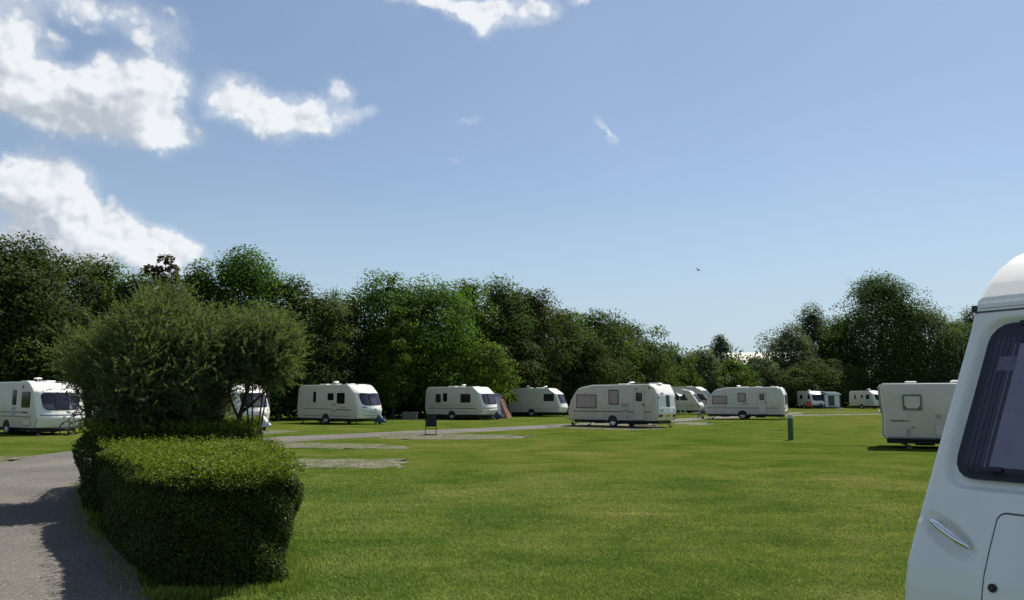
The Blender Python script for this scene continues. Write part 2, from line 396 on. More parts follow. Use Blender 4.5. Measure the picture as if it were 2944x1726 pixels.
def grass_colour(nt, gain=1.0):
    g = nt.nodes.new('ShaderNodeNewGeometry'); pos = g.outputs['Position']
    flat = nt.nodes.new('ShaderNodeMapping'); flat.inputs['Scale'].default_value = (1, 1, 0); nt.links.new(pos, flat.inputs['Vector'])
    st = nt.nodes.new('ShaderNodeMapping'); st.inputs['Scale'].default_value = (.35, 1.0, 0); st.inputs['Rotation'].default_value = (0, 0, .25); nt.links.new(pos, st.inputs['Vector'])
    a = (.068 * gain, .106 * gain, .016 * gain); b = (.108 * gain, .136 * gain, .024 * gain); c = (.148 * gain, .158 * gain, .042 * gain)
    f1 = noise_col(nt, flat.outputs[0], .42, 6, .6, .6)
    c1 = ramp(nt, f1, [(.34, a), (.50, b), (.68, c)])
    f2 = noise_col(nt, st.outputs[0], 1.7, 6, .65)
    c2 = ramp(nt, f2, [(.36, (.84, .88, .84)), (.64, (1.1, 1.07, 1.1))])
    f3 = noise_col(nt, flat.outputs[0], 14, 5, .7)
    c3 = ramp(nt, f3, [(.33, (.72, .76, .7)), (.66, (1.2, 1.16, 1.2))])
    f5 = noise_col(nt, flat.outputs[0], 3.6, 6, .7)
    c5 = ramp(nt, f5, [(.34, (.80, .84, .80)), (.66, (1.16, 1.12, 1.16))])
    f4 = noise_col(nt, flat.outputs[0], .055, 3, .5)
    c4 = ramp(nt, f4, [(.40, (.78, .92, .75)), (.62, (1.1, 1.04, 1.1))])
    k = mixc(nt, 1.0, c1, c2, 'MULTIPLY'); k = mixc(nt, 1.0, k, c3, 'MULTIPLY'); k = mixc(nt, 1.0, k, c4, 'MULTIPLY'); k = mixc(nt, 1.0, k, c5, 'MULTIPLY')
    return k, flat.outputs[0]
def ground_mat():
    m, nt, b = nodes_of('lawn_turf'); col, vec = grass_colour(nt, .77)
    nt.links.new(col, b.inputs['Base Color']); b.inputs['Roughness'].default_value = 1; b.inputs['Specular IOR Level'].default_value = 0
    bp = nt.nodes.new('ShaderNodeBump'); bp.inputs['Strength'].default_value = .8; bp.inputs['Distance'].default_value = .04
    nt.links.new(noise_col(nt, vec, 38, 6, .75), bp.inputs['Height']); nt.links.new(bp.outputs[0], b.inputs['Normal'])
    return m
def blade_mat():
    m, nt, b = nodes_of('grass_blades'); col, vec = grass_colour(nt, 1.98)
    at = nt.nodes.new('ShaderNodeAttribute'); at.attribute_name = 'tint'
    c2 = ramp(nt, at.outputs['Fac'], [(.0, (.80, .86, .78)), (.85, (1.16, 1.14, 1.1)), (1.0, (1.7, 1.5, 1.7))])
    k = mixc(nt, 1.0, col, c2, 'MULTIPLY')
    nt.links.new(k, b.inputs['Base Color']); b.inputs['Roughness'].default_value = .6; b.inputs['Specular IOR Level'].default_value = .2
    tr = nt.nodes.new('ShaderNodeBsdfTranslucent'); nt.links.new(k, tr.inputs['Color'])
    ms = nt.nodes.new('ShaderNodeMixShader'); ms.inputs[0].default_value = .35
    nt.links.new(b.outputs[0], ms.inputs[1]); nt.links.new(tr.outputs[0], ms.inputs[2]); nt.links.new(ms.outputs[0], nt.nodes['Material Output'].inputs['Surface'])
    return m
def stone_mat(name, cols, scale, bump=.8, dist=.03, patch=.5):
    m, nt, b = nodes_of(name); g = nt.nodes.new('ShaderNodeNewGeometry'); pos = g.outputs['Position']
    v = nt.nodes.new('ShaderNodeTexVoronoi'); v.inputs['Scale'].default_value = scale; nt.links.new(pos, v.inputs['Vector'])
    sep = nt.nodes.new('ShaderNodeSeparateColor'); nt.links.new(v.outputs['Color'], sep.inputs[0])
    c1 = ramp(nt, sep.outputs[0], cols)
    c2 = ramp(nt, noise_col(nt, pos, patch, 6, .6), [(.36, (.74, .74, .76)), (.66, (1.14, 1.12, 1.1))])
    k = mixc(nt, 1.0, c1, c2, 'MULTIPLY'); nt.links.new(k, b.inputs['Base Color'])
    b.inputs['Roughness'].default_value = .9; b.inputs['Specular IOR Level'].default_value = .2
    bp = nt.nodes.new('ShaderNodeBump'); bp.inputs['Strength'].default_value = bump; bp.inputs['Distance'].default_value = dist
    nt.links.new(v.outputs['Distance'], bp.inputs['Height']); bp.invert = True; nt.links.new(bp.outputs[0], b.inputs['Normal'])
    return m
def gravel_mat(name, cols, scale, bump, dist, patch):
    m = stone_mat(name, cols, scale, bump, dist, patch); nt = m.node_tree; b = nt.nodes['Principled BSDF']
    col = b.inputs['Base Color'].links[0].from_socket; gcol, vec = grass_colour(nt, .77)
    f = ramp(nt, noise_col(nt, vec, 1.9, 7, .7, .5), [(.42, (0, 0, 0)), (.58, (1, 1, 1))])
    nt.links.new(mixc(nt, f, col, gcol), b.inputs['Base Color']); return m
M['ground'] = ground_mat(); M['blades'] = blade_mat()
M['road'] = stone_mat('worn_tarmac', [(0, (.085, .077, .068)), (.5, (.122, .112, .096)), (.92, (.155, .143, .122)), (1, (.24, .22, .19))], 55, .5, .012, .35)
M['gravel'] = gravel_mat('pitch_gravel', [(0, (.05, .042, .036)), (.4, (.12, .105, .088)), (.75, (.20, .175, .14)), (1, (.36, .32, .25))], 16, 1.0, .05, 1.2)

def sheet(name, pts, z, mat, kind='structure', label=None):
    bm = bmesh.new(); vs = [bm.verts.new((p[0], p[1], z)) for p in pts]; bm.faces.new(vs)
    bmesh.ops.triangulate(bm, faces=bm.faces)
    me = bpy.data.meshes.new(name); bm.normal_update()
    for f in bm.faces:
        if f.normal.z < 0: f.normal_flip()
    bm.to_mesh(me); bm.free(); me.materials.append(mat)
    o = bpy.data.objects.new(name, me); COL.objects.link(o)
    o['kind'] = kind
    if label: o['label'] = label
    return o
g = 3000
sheet('ground', [(-g, -60), (g, -60), (g, g), (-g, g)], 0.0, M['ground'], label='mown green lawn of the caravan park')

rngp = random.Random(5)
def ribbon(center, halfw, z, name, mat, label, jit=.05, hw2=None):
    # Catmull-Rom through the centre points, two jittered edges
    P = [Vector((*c, 0)) for c in center]; P = [P[0] * 2 - P[1]] + P + [P[-1] * 2 - P[-2]]; cl = []
    for i in range(1, len(P) - 2):
        for k in range(10):
            t = k / 10; a, b, c, d = P[i - 1], P[i], P[i + 1], P[i + 2]
            cl.append(.5 * ((2 * b) + (c - a) * t + (2 * a - 5 * b + 4 * c - d) * t * t + (3 * b - a - 3 * c + d) * t ** 3))
    cl.append(P[-2]); L = []; Rr = []
    for i, p in enumerate(cl):
        t = (cl[min(i + 1, len(cl) - 1)] - cl[max(i - 1, 0)]).normalized(); nrm = Vector((-t.y, t.x, 0))
        w = halfw if hw2 is None else halfw + (hw2 - halfw) * i / (len(cl) - 1)
        L.append(p + nrm * (w + rngp.uniform(-jit, jit))); Rr.append(p - nrm * (w + rngp.uniform(-jit, jit)))
    vs = [(v.x, v.y, z) for v in L] + [(v.x, v.y, z) for v in Rr]; n = len(L)
    fs = [(i, i + n, i + n + 1, i + 1) for i in range(n - 1)]
    me = bpy.data.meshes.new(name); me.from_pydata(vs, [], fs); me.materials.append(mat)
    o = bpy.data.objects.new(name, me); COL.objects.link(o); tag(o, label, kind='structure'); return o, cl
road, road_cl = ribbon([(-1.2, -8), (-2.6, 0), (-4.95, 6.5), (-8.2, 12), (-10.9, 17.2), (-12.3, 22), (-12.75, 27), (-11.9, 31.5), (-10.0, 36), (-6.6, 40.5), (0, 48.6), (4.5, 54.5), (11, 63), (20, 75), (33, 84), (46, 86), (70, 87)],
       2.3, .004, 'road', M['road'], 'worn grey tarmac lane curving behind the hedge', .06, 1.35)
path, _ = ribbon([(24, 82.5), (29, 88), (31, 94), (37, 95.5), (46, 93.5), (58, 92)], .7, .004, 'path', M['road'], 'thin pale path in front of the far caravans', .05)

def blob(pts, amp=.18, per=.35, seed=1):
    r = random.Random(seed); out = []; n = len(pts)
    for i in range(n):
        a, b = Vector(pts[i]), Vector(pts[(i + 1) % n]); m = max(2, int((b - a).length / per))
        for k in range(m):
            p = a.lerp(b, k / m); out.append((p.x + r.uniform(-amp, amp), p.y + r.uniform(-amp, amp)))
    return out
def gp(px, py): p = on_ground(px * K, py * K); return (p.x, p.y)
pitches = [([gp(700, 1153), gp(1000, 1151), gp(1010, 1140), gp(965, 1130), gp(700, 1130)], 'bare gravel pitch nearest the hedge, beside its lit end'),
           ([gp(600, 1102), gp(860, 1104.5), gp(1020, 1104), gp(960, 1094), gp(760, 1090), gp(600, 1090)], 'middle gravel strip beyond the bare pitch by the hedge'),
           ([gp(920, 1077), gp(1040, 1083), gp(1290, 1080), gp(1310, 1073), gp(1160, 1069), gp(960, 1066)], 'gravel pitch the black folding chair stands on'),
           ([gp(1350, 1049), gp(1420, 1055), gp(1560, 1058.5), gp(1625, 1056), gp(1625, 1048), gp(1560, 1043), gp(1420, 1044)], 'gravel pitch under the cream caravan with a door'),
           ([gp(1650, 1044), gp(1720, 1046.5), gp(1756, 1044), gp(1735, 1039), gp(1665, 1039)], 'small worn gravel patch between the two caravans with doors'),
           ([gp(600, 1073), gp(700, 1066), gp(745, 1061), gp(640, 1058), gp(560, 1066)], 'pale gravel under the caravan half hidden by the bush'),
           ([gp(-60, 1140), gp(30, 1134), gp(66, 1126), gp(30, 1121), gp(-60, 1124)], 'loose pale stones on the far verge of the lane')]
for i, (pp, lb) in enumerate(pitches):
    sheet('gravel_pitch', blob(pp, .30, .3, 11 + i), .008, M['gravel'], 'structure', lb)
# ------------------------------------------------------------------ trees
LM = {}
LM['dark'] = leaf_mat('leaf_dark_olive', (.026, .042, .015), (.080, .108, .034), .36)
LM['mid'] = leaf_mat('leaf_mid_green', (.027, .055, .014), (.084, .132, .032), .40)
LM['syc'] = leaf_mat('leaf_fresh_green', (.030, .072, .014), (.105, .185, .034), .44)
LM['lime'] = leaf_mat('leaf_yellow_green', (.038, .080, .014), (.125, .18, .034), .44)
LM['brown'] = leaf_mat('leaf_brown_olive', (.036, .046, .018), (.088, .102, .040), .34)
LM['grey'] = leaf_mat('leaf_grey_green', (.042, .064, .036), (.115, .15, .082), .40)
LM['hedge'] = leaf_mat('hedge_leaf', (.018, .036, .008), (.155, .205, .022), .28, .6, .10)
LM['willow'] = leaf_mat('narrow_leaf', (.056, .082, .036), (.145, .182, .082), .46, .6, .18)
LM['twig'] = leaf_mat('red_brown_sprig', (.035, .030, .018), (.075, .075, .035), .3)

def crown_mesh(rng, W, D, z0, z1, nclump, nleaf, leaf, shape='round', sparse=False):
    """leaf clumps through an uneven crown volume; returns V,F,tint and clump centres"""
    Hc = z1 - z0
    cz = rng.uniform(0, 1, nclump) ** .85
    if shape == 'round': rr = np.sin(np.pi * np.clip(cz * .86 + .14, 0, 1)) ** .55
    elif shape == 'tall': rr = np.sin(np.pi * np.clip(cz * .80 + .2, 0, 1)) ** .8
    else: rr = np.where(cz < .55, 1.0, np.sqrt(np.clip(1 - ((cz - .55) / .45) ** 2, 0, 1)))
    ang = rng.uniform(0, 2 * np.pi, nclump)
    q = rng.uniform(.15, 1, nclump) ** .45; q = np.where(rng.uniform(0, 1, nclump) < .14, rng.uniform(1.0, 1.22, nclump), q)
    lob = 1 + .24 * np.sin(ang * 3 + rng.uniform(0, 6)) + .12 * np.sin(ang * 5 + cz * 7 + rng.uniform(0, 6))
    ccr = np.stack([np.cos(ang) * rr * q * lob * W * .40, np.sin(ang) * rr * q * lob * D * .40, z0 + cz * Hc * .94 * (1 + .06 * np.sin(ang * 2 + 1.3 * q)), ], 1)
    cr = min(W, Hc) * (rng.uniform(.07, .155, nclump) if not sparse else rng.uniform(.05, .10, nclump))
    cr = np.maximum(cr, leaf * 1.4)
    w = cr ** 2; idx = rng.choice(nclump, nleaf, p=w / w.sum())
    d = unit(rng.normal(0, 1, (nleaf, 3)) + np.array([0, 0, .25]))
    rad_ = rng.uniform(.35, 1.0, nleaf) ** .6 * (1 + .05 * rng.normal(0, 1, nleaf))
    P = ccr[idx] + d * (cr[idx] * rad_)[:, None] * np.array([1.25, 1.25, .8])
    ok = P[:, 2] > max(.15, z0 - .8); P = P[ok]; d = d[ok]; idx = idx[ok]
    if not sparse:                                   # leaves between the clumps
        nf = int(nleaf * .30); t = rng.uniform(0, 1, nf) ** .9
        rf = {'round': np.sin(np.pi * np.clip(t * .86 + .14, 0, 1)) ** .55, 'tall': np.sin(np.pi * np.clip(t * .8 + .2, 0, 1)) ** .8}.get(shape, np.where(t < .55, 1.0, np.sqrt(np.clip(1 - ((t - .55) / .45) ** 2, 0, 1))))
        an = rng.uniform(0, 6.283, nf); qq = rng.uniform(0, 1, nf) ** .4
        Pf = np.stack([np.cos(an) * rf * qq * W * .40, np.sin(an) * rf * qq * D * .40, z0 + t * Hc * .9], 1)
        P = np.concatenate([P, Pf]); d = np.concatenate([d, unit(rng.normal(0, 1, (nf, 3)))]); idx = np.concatenate([idx, rng.integers(nclump, size=nf)])
    ctr = np.array([0, 0, (z0 + z1) / 2]); outw = unit(P - ctr)
    V, F = leaves(P, d * .7 + outw * .5 + np.array([0, 0, .55]), leaf, leaf * .62, rng)
    ctint = rng.uniform(0, 1, nclump)
    tint = np.clip(.55 * ctint[idx] + .45 * rng.uniform(0, 1, len(P)), 0, 1)
    return V, F, tint, ccr, cr
def limb_mesh(rng, ccr, z0, z1, r0, nlimb, lean=0.0):
    mb = MB(); top = z0 + (z1 - z0) * .72
    tp = [Vector((lean * k / 5 + rng.normal(0, .06) * (k > 0), rng.normal(0, .06) * (k > 0), top * k / 5 - .05)) for k in range(6)]
    mb.tube(tp, [r0 * (1 - .15 * k) for k in range(6)], 8)
    for i in rng.choice(len(ccr), min(nlimb, len(ccr)), replace=False):
        c = Vector(ccr[i]); h = max(.5, min(c.z * rng.uniform(.35, .7), top)); a = Vector((lean * h / top, 0, h))
        m = a.lerp(c, .5) + Vector((rng.normal(0, .15), rng.normal(0, .15), -.1 * (c - a).length))
        mb.tube([a, m, c], [r0 * .42, r0 * .26, r0 * .10], 5)
    return mb
TREES = 'trees standing behind the caravans'
def tree(px, top, w, y, mat, label, seed, shape='round', z0=None, nl=None, leaf=None, sparse=False, cat='tree', name='tree', dens=1.0, r0=None, depth=None, group=TREES):
    rng = np.random.default_rng(seed)
    P = at_depth(px * K, top * K, y); W = (1.58 if y < 108 else 1.32) * w * K / FPX * y; H = P.z
    if z0 is None: z0 = max(.5, H * .10)
    D = depth or max(W * .9, 4.0)
    if leaf is None: leaf = .15 + .0014 * y
    if nl is None: nl = int(min(52000, max(6000, 3.0 * dens * (W * (H - z0) + .6 * D * (H - z0)) / (leaf * leaf * .42))))
    nclump = int(70 + W * (H - z0) * 1.0) if not sparse else 60
    e = empty(name, (P.x, y, 0)); tag(e, label, cat, group)
    V, F, T, cc, cr = crown_mesh(rng, W, D, z0, H - leaf, nclump, nl, leaf, shape, sparse)
    np_mesh('crown', V, F, LM[mat], e, T)
    limb_mesh(rng, cc, z0, H, r0 or max(.10, H * .016), 26 if sparse else 12).build('trunk', M['bark'], e)
    return e

T = [  # px
 (-190, 600, 220, 56, 'mid', 'bushy tree beyond the left end of the caravan row', dict(shape='dome')),
 (-380, 620, 240, 60, 'dark', 'outermost dark tree of the left row', dict(shape='dome')),
 #, top, w, depth, leaf, label, options
 (-30, 588, 230, 52, 'dark', 'tall dark olive tree at the left edge behind the parked caravan', dict(shape='dome')),
 (62, 583, 200, 54, 'dark', 'tall dark tree with the highest crown above the left caravan', dict(shape='dome')),
 (160, 622, 170, 57, 'dark', 'dark tree sloping down beside the highest left crown', dict(shape='dome')),
 (248, 629, 160, 60, 'mid', 'feathery tree rising behind the left side of the big bush', dict(shape='round')),
 (322, 668, 130, 58, 'mid', 'low round tree between the feathery tree and the red sprigs', dict(shape='round')),
 (405, 622, 135, 62, 'twig', 'thin tree with loose red brown sprigs open to the sky', dict(shape='tall', sparse=True, dens=.34, z0=3.5, leaf=.32)),
 (485, 655, 130, 63, 'mid', 'leafy tree rising just left of the domed maple', dict(shape='round')),
 (590, 613, 205, 64, 'syc', 'domed maple like tree standing highest right of the big bush', dict(shape='round', dens=1.1)),
 (692, 662, 130, 66, 'mid', 'shaded tree falling away to the right of the domed maple', dict(shape='dome')),
 (752, 697, 150, 67, 'dark', 'dark fine leaved tree above the white caravan with green stripes', dict(shape='dome')),
 (836, 735, 140, 70, 'brown', 'brownish green tree with thin twigs on its top', dict(shape='round')),
 (668, 762, 80, 57, 'lime', 'sunlit yellow green sapling at the right shoulder of the bush', dict(shape='round', dens=1.2, z0=3.4)),
 (962, 670, 175, 73, 'syc', 'fresh green broad tree with a flat leafy top near the middle', dict(shape='dome', dens=1.1)),
 (972, 752, 80, 69, 'lime', 'yellow green young tree in front of the broad fresh green one', dict(shape='round', dens=.8, z0=1.2)),
 (1068, 688, 170, 74, 'syc', 'dark green tree joined to the right of the flat topped one', dict(shape='dome')),
 (1150, 682, 115, 79, 'lime', 'light green tree with upright shoots on the skyline', dict(shape='tall')),
 (1232, 690, 150, 82, 'mid', 'green tree with knobbly top right of the upright shoots', dict(shape='round')),
 (1305, 702, 140, 84, 'brown', 'brown tinged tree where the skyline begins to fall', dict(shape='round')),
 (1192, 832, 110, 72, 'lime', 'low bright green tree hanging over the caravan with the awning', dict(shape='round', dens=.8)),
 (1272, 800, 130, 80, 'brown', 'low brownish tree above the plain grey caravan', dict(shape='round')),
 (1375, 745, 150, 88, 'mid', 'middle tree on the falling skyline', dict(shape='round')),
 (1452, 765, 150, 93, 'mid', 'small leaved tree above the cream caravan with a door', dict(shape='dome')),
 (1440, 825, 140, 86, 'dark', 'low dark tree behind the cream caravan roof', dict(shape='round')),
 (1530, 786, 150, 98, 'dark', 'dark dense tree near the end of the falling skyline', dict(shape='dome')),
 (1590, 836, 110, 102, 'mid', 'last steep tree at the right end of the left row', dict(shape='dome')),
 (1655, 855, 120, 116, 'mid', 'low tree directly right of the end of the left row', dict(shape='round')),
 (1716, 856, 120, 126, 'grey', 'low bushy tree left of the pale barn roof', dict(shape='round')),
 (1772, 822, 80, 140, 'grey', 'slim open tree standing alone above the low trees', dict(shape='tall', dens=.7)),
 (1800, 884, 110, 128, 'lime', 'low light green bush before the pale barn roof', dict(shape='round')),
 (1862, 872, 120, 132, 'grey', 'low grey green tree right of the pale barn roof', dict(shape='round')),
 (1935, 800, 130, 142, 'grey', 'stepped tree left of the grey green crown', dict(shape='round')),
 (1995, 747, 120, 150, 'grey', 'grey green tree with an airy pointed crown', dict(shape='tall', dens=.8)),
 (2062, 775, 110, 146, 'mid', 'tree filling the notch left of the tallest right crown', dict(shape='round')),
 (2162, 678, 195, 142, 'mid', 'tallest dark tree on the right side of the field', dict(shape='round', dens=1.1)),
 (2272, 752, 160, 143, 'grey', 'dark tree adjoining the tallest right crown', dict(shape='dome')),
 (2352, 790, 120, 144, 'mid', 'green tree beside the roof edge of the nearest caravan', dict(shape='dome')),
 (2385, 758, 110, 158, 'grey', 'pale airy tree touching the edge of the nearest caravan', dict(shape='tall', dens=.7)),
 (2500, 770, 190, 150, 'dark', 'dark tree mostly hidden behind the nearest caravan', dict(shape='dome')),
 (2010, 880, 170, 134, 'dark', 'low dark tree behind the two far caravans', dict(shape='dome')),
 (1940, 905, 130, 130, 'dark', 'low shadowy tree behind the white caravan with a spoked wheel', dict(shape='dome')),
]
for i, (px, top, w, y, mt, lb, kw) in enumerate(T):
    tree(px, top, w, y, mt, lb, (98 + i) if i > 1 else 700 + i, **kw)

# dark undergrowth along the foot of the tree rows (one uncountable mass)
def strip_mass(name, line, h, n, leaf, mat, seed, label, thick=3.0):
    rng = np.random.default_rng(seed); line = np.array(line, float); seg = np.linalg.norm(np.diff(line, axis=0), axis=1); cum = np.concatenate([[0], np.cumsum(seg)])
    t = rng.uniform(0, cum[-1], n); x = np.interp(t, cum, line[:, 0]); y = np.interp(t, cum, line[:, 1])
    hh = h * (.75 + .25 * np.sin(t * .9) + .18 * np.sin(t * 2.3 + 1))
    P = np.stack([x + rng.normal(0, thick * .3, n), y + rng.normal(0, thick * .4, n), .1 + hh * rng.uniform(0, 1, n) ** .8], 1)
    V, F = leaves(P, rng.normal(0, 1, (n, 3)) + np.array([0, -.3, .6]), leaf, leaf * .62, rng)
    o = np_mesh(name, V, F, LM[mat], None, rng.uniform(0, .7, n)); tag(o, label, kind='stuff'); return o
strip_mass('undergrowth', [(-44, 58), (-26, 60), (-18, 68), (-6, 76), (2, 84), (10, 94), (16, 106), (22, 122)], 5.0, 60000, .34, 'dark', 7, 'dark undergrowth at the foot of the left trees')
strip_mass('undergrowth', [(22, 124), (40, 136), (60, 138), (84, 144), (110, 146)], 5.5, 30000, .5, 'dark', 8, 'dark undergrowth behind the far caravans')

# ------------------------------------------------------------------ hedges
def hedge(name, foot, h, n, leaf, seed, label, mat='hedge', hvar=.03):
    """foot: four ground corners near-left, near-right, far-right, far-left"""
    rng = np.random.default_rng(seed); A, B, C_, D_ = [np.array(p, float) for p in foot]
    e = empty(name, (*(sum([A, B, C_, D_]) / 4), 0)); tag(e, label, 'hedge', 'clipped hedges beside the lane')
    org = np.array([*e.location]); ctr = org[:2]
    outl = [np.array((p.x, p.y)) for p in fillet([(*A, .5), (*B, .5), (*C_, .4), (*D_, .4)], .12)]
    no = len(outl); oa = np.array(outl); ob = np.roll(oa, -1, 0); sl_ = np.linalg.norm(ob - oa, axis=1); per = sl_.sum()
    def inside(x, y):
        c = np.zeros(len(x), bool)
        for (x1, y1), (x2, y2) in zip(oa, ob):
            c ^= ((y1 > y) != (y2 > y)) & (x < (x2 - x1) * (y - y1) / (y2 - y1 + 1e-12) + x1)
        return c
    at_ = (np.linalg.norm(B - A) + np.linalg.norm(C_ - D_)) / 2 * (np.linalg.norm(D_ - A) + np.linalg.norm(C_ - B)) / 2
    tot = per * h + at_ * 1.3; m = int(n * per * h / tot); PS = []; NS = []
    k = rng.choice(no, m, p=sl_ / per); u = rng.uniform(0, 1, m)[:, None]; v = rng.uniform(0, 1, m); pt = oa[k] + (ob[k] - oa[k]) * u
    nr = np.stack([(ob - oa)[:, 1], -(ob - oa)[:, 0]], 1) / sl_[:, None]; nr = nr[k]; S_ = pt[:, 0] + pt[:, 1]
    dd = .045 * np.sin(S_ * 3.1 + seed) + .045 * np.sin(v * 5 + S_ * 2.3) + .03 * np.sin(v * 11 + S_ * 6.1) - .26 * np.clip((v - .70) / .30, 0, 1) ** 2.2 - .10 * (1 - v) ** 1.5 - np.abs(rng.normal(0, .085, m)) + .04
    PS.append(np.concatenate([pt + nr * dd[:, None], (.03 + v * (h - .05))[:, None]], 1)); NS.append(np.concatenate([nr, np.full((m, 1), .35)], 1))
    m = int((n - m) * 1.25); lo, hi = oa.min(0), oa.max(0); pt = rng.uniform(lo, hi, (m * 2, 2)); pt = pt[inside(pt[:, 0], pt[:, 1])][:m]; m = len(pt)
    ed = np.min(np.stack([np.linalg.norm(pt - o_, axis=1) for o_ in oa]), 0)
    z = h + hvar * np.sin(pt[:, 0] * 3.1) + hvar * np.sin(pt[:, 1] * 2.3 + 1) + .025 * np.sin(pt[:, 0] * 9 + pt[:, 1] * 7) + .02 * np.sin(pt[:, 0] * 15 - pt[:, 1] * 12) - .20 * np.exp(-ed / .16) + np.abs(rng.normal(0, .035, m)) - .02
    PS.append(np.concatenate([pt, z[:, None]], 1)); NS.append(np.tile([0, 0, 1.0], (m, 1)))
    # loose shoots along the top
    k = 1500; u = rng.uniform(0, 1, k)[:, None]; v = rng.uniform(0, 1, k)[:, None]; pt = (A * (1 - u) + B * u) * (1 - v) + (D_ * (1 - u) + C_ * u) * v
    for j in range(7):
        hh = h + .01 + j * .016 * rng.uniform(.4, 1.5, k); PS.append(np.concatenate([pt + rng.normal(0, .014, (k, 2)), hh[:, None]], 1)); NS.append(rng.normal(0, 1, (k, 3)))
    P = np.concatenate(PS); Nn = np.concatenate(NS); V, F = leaves(P, Nn, leaf, leaf * .55, rng, 1.1)
    up_ = np.clip((P[:, 2] - (h - .14)) / .14, 0, 1)      # fresh top growth; sunlit top and shaded sides also painted into leaf tint
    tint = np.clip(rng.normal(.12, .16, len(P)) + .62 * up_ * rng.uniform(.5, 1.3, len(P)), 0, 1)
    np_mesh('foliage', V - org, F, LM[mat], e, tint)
    nrv = np.roll(oa, -1, 0) - np.roll(oa, 1, 0); nrv = np.stack([nrv[:, 1], -nrv[:, 0]], 1); nrv /= np.linalg.norm(nrv, axis=1)[:, None]
    core = [tuple(p - q * .30 - ctr) for p, q in zip(oa, nrv)]
    MB().prism_z(core, .0, h - .2).build('twigs', M['bark'], e, False)
    return e
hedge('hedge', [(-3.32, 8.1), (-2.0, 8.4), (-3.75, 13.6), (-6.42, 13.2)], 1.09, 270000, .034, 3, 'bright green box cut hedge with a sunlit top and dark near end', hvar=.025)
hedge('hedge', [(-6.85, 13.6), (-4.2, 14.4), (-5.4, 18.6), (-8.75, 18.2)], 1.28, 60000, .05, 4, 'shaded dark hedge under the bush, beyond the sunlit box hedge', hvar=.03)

# ------------------------------------------------------------------ the bush and the slim tree
def brush(name, base, stems, seed, label, cat, crown_c, crown_r, ntwig, per, leaf, mat, up=.55, keep=None, nlimb=90):
    rng = np.random.default_rng(seed); e = empty(name, (base[0], base[1], 0)); tag(e, label, cat)
    cc = np.array(crown_c); cr = np.array(crown_r)
    d = unit(rng.normal(0, 1, (ntwig, 3))); q = rng.uniform(.12, 1, ntwig) ** .5
    lump = 1 + .14 * np.sin(d[:, 0] * 7 + seed) + .09 * np.sin(d[:, 2] * 8 + d[:, 1] * 5) + .06 * np.sin(d[:, 0] * 15)
    S = cc + d * cr * (q * lump)[:, None]
    if keep is not None: kk = keep(S); S = S[kk]; d = d[kk]
    S[:, 2] = np.maximum(S[:, 2], .25); nt_ = len(S)
    dirv = unit(d * np.array([.75, .75, .5]) + np.array([.06, 0, up]) + rng.normal(0, .48, (nt_, 3)))
    ln = rng.uniform(.16, .46, nt_)
    t = rng.uniform(0, 1, (nt_, per)); bend = rng.normal(0, .10, (nt_, 1, 3))
    P = S[:, None] + dirv[:, None] * (ln[:, None] * t)[..., None] + bend * (t ** 2)[..., None]
    P = P.reshape(-1, 3); DD = (dirv[:, None] + rng.normal(0, .6, (nt_, per, 3))).reshape(-1, 3)
    V, F = leaves(P, rng.normal(0, 1, (len(P), 3)) + np.array([0, -.1, .5]), leaf, leaf * .17, rng, .6, DD)
    tt = np.repeat(rng.uniform(0, 1, nt_), per); tint = np.clip(.6 * tt + .4 * rng.uniform(0, 1, len(P)), 0, 1)
    np_mesh('foliage', V, F, LM[mat], e, tint)
    mb = MB()
    for sp in stems: mb.tube(sp[0], sp[1], 7)
    for i in rng.choice(nt_, min(nlimb, nt_), replace=False):
        c = Vector(S[i])
        if c.z < 1.9 and c.x > -.2: continue
        tgt = Vector(stems[rng.integers(len(stems))][0][-1]); a = tgt.lerp(Vector((base[2] if len(base) > 2 else 0, 0, .5)), rng.uniform(0, .5 if nlimb > 20 else .12))
        mb.tube([a, a.lerp(c, .5) + Vector((0, 0, -.06)), c, c + Vector(dirv[i]) * .2], [.022, .015, .009, .004], 4, False)
    mb.build('stems', M['bark'], e); return e
BX, BY = -5.75, 15.2
bst = []
_r = np.random.default_rng(44)
for k in range(6):
    a = k / 6 * 6.28; tip = Vector((-.45 + math.cos(a) * _r.uniform(.3, .8), math.sin(a) * .7, _r.uniform(1.6, 2.6))); b0 = Vector((_r.normal(.1, .22), _r.normal(0, .18), -.05))
    bst.append(([b0, b0.lerp(tip, .45) + Vector((_r.normal(0, .1), 0, .12)), tip], [.055, .038, .016]))
bst.append(([Vector((.30, -.3, -.05)), Vector((.42, -.3, .7)), Vector((.75, -.3, 1.5))], [.05, .045, .02]))
brush('bush', (BX, BY), bst, 21, 'large dark feathery bush of narrow leaves behind the box hedge', 'bush', (-.40, 0, 1.98), (1.58, 1.3, 1.50), 12500, 30, .078, 'willow', keep=lambda S: ~((S[:, 0] > .38 + .25 * (S[:, 2] - 1.2)) & (S[:, 2] < 2.0)) & ~((S[:, 0] < -1.45) & (S[:, 2] < 1.9)) & (S[:, 2] > .4))
SX, SY = -4.72, 15.25
sst = [([Vector((.02, 0, -.05)), Vector((.03, 0, .55)), Vector((-.05, 0, .9)), Vector((-.16, 0, 1.25)), Vector((-.05, 0, 1.7)), Vector((.1, 0, 2.3))], [.06, .05, .046, .044, .038, .015]),
       ([Vector((-.06, 0, 1.55)), Vector((.2, 0, 1.78)), Vector((.55, 0, 2.1))], [.03, .024, .01]),
       ([Vector((-.12, 0, 1.4)), Vector((-.3, 0, 1.8)), Vector((-.35, 0, 2.3))], [.026, .02, .01]),
       ([Vector((.03, 0, .5)), Vector((.13, -.02, .56)), Vector((.16, -.02, .6))], [.025, .02, .016])]
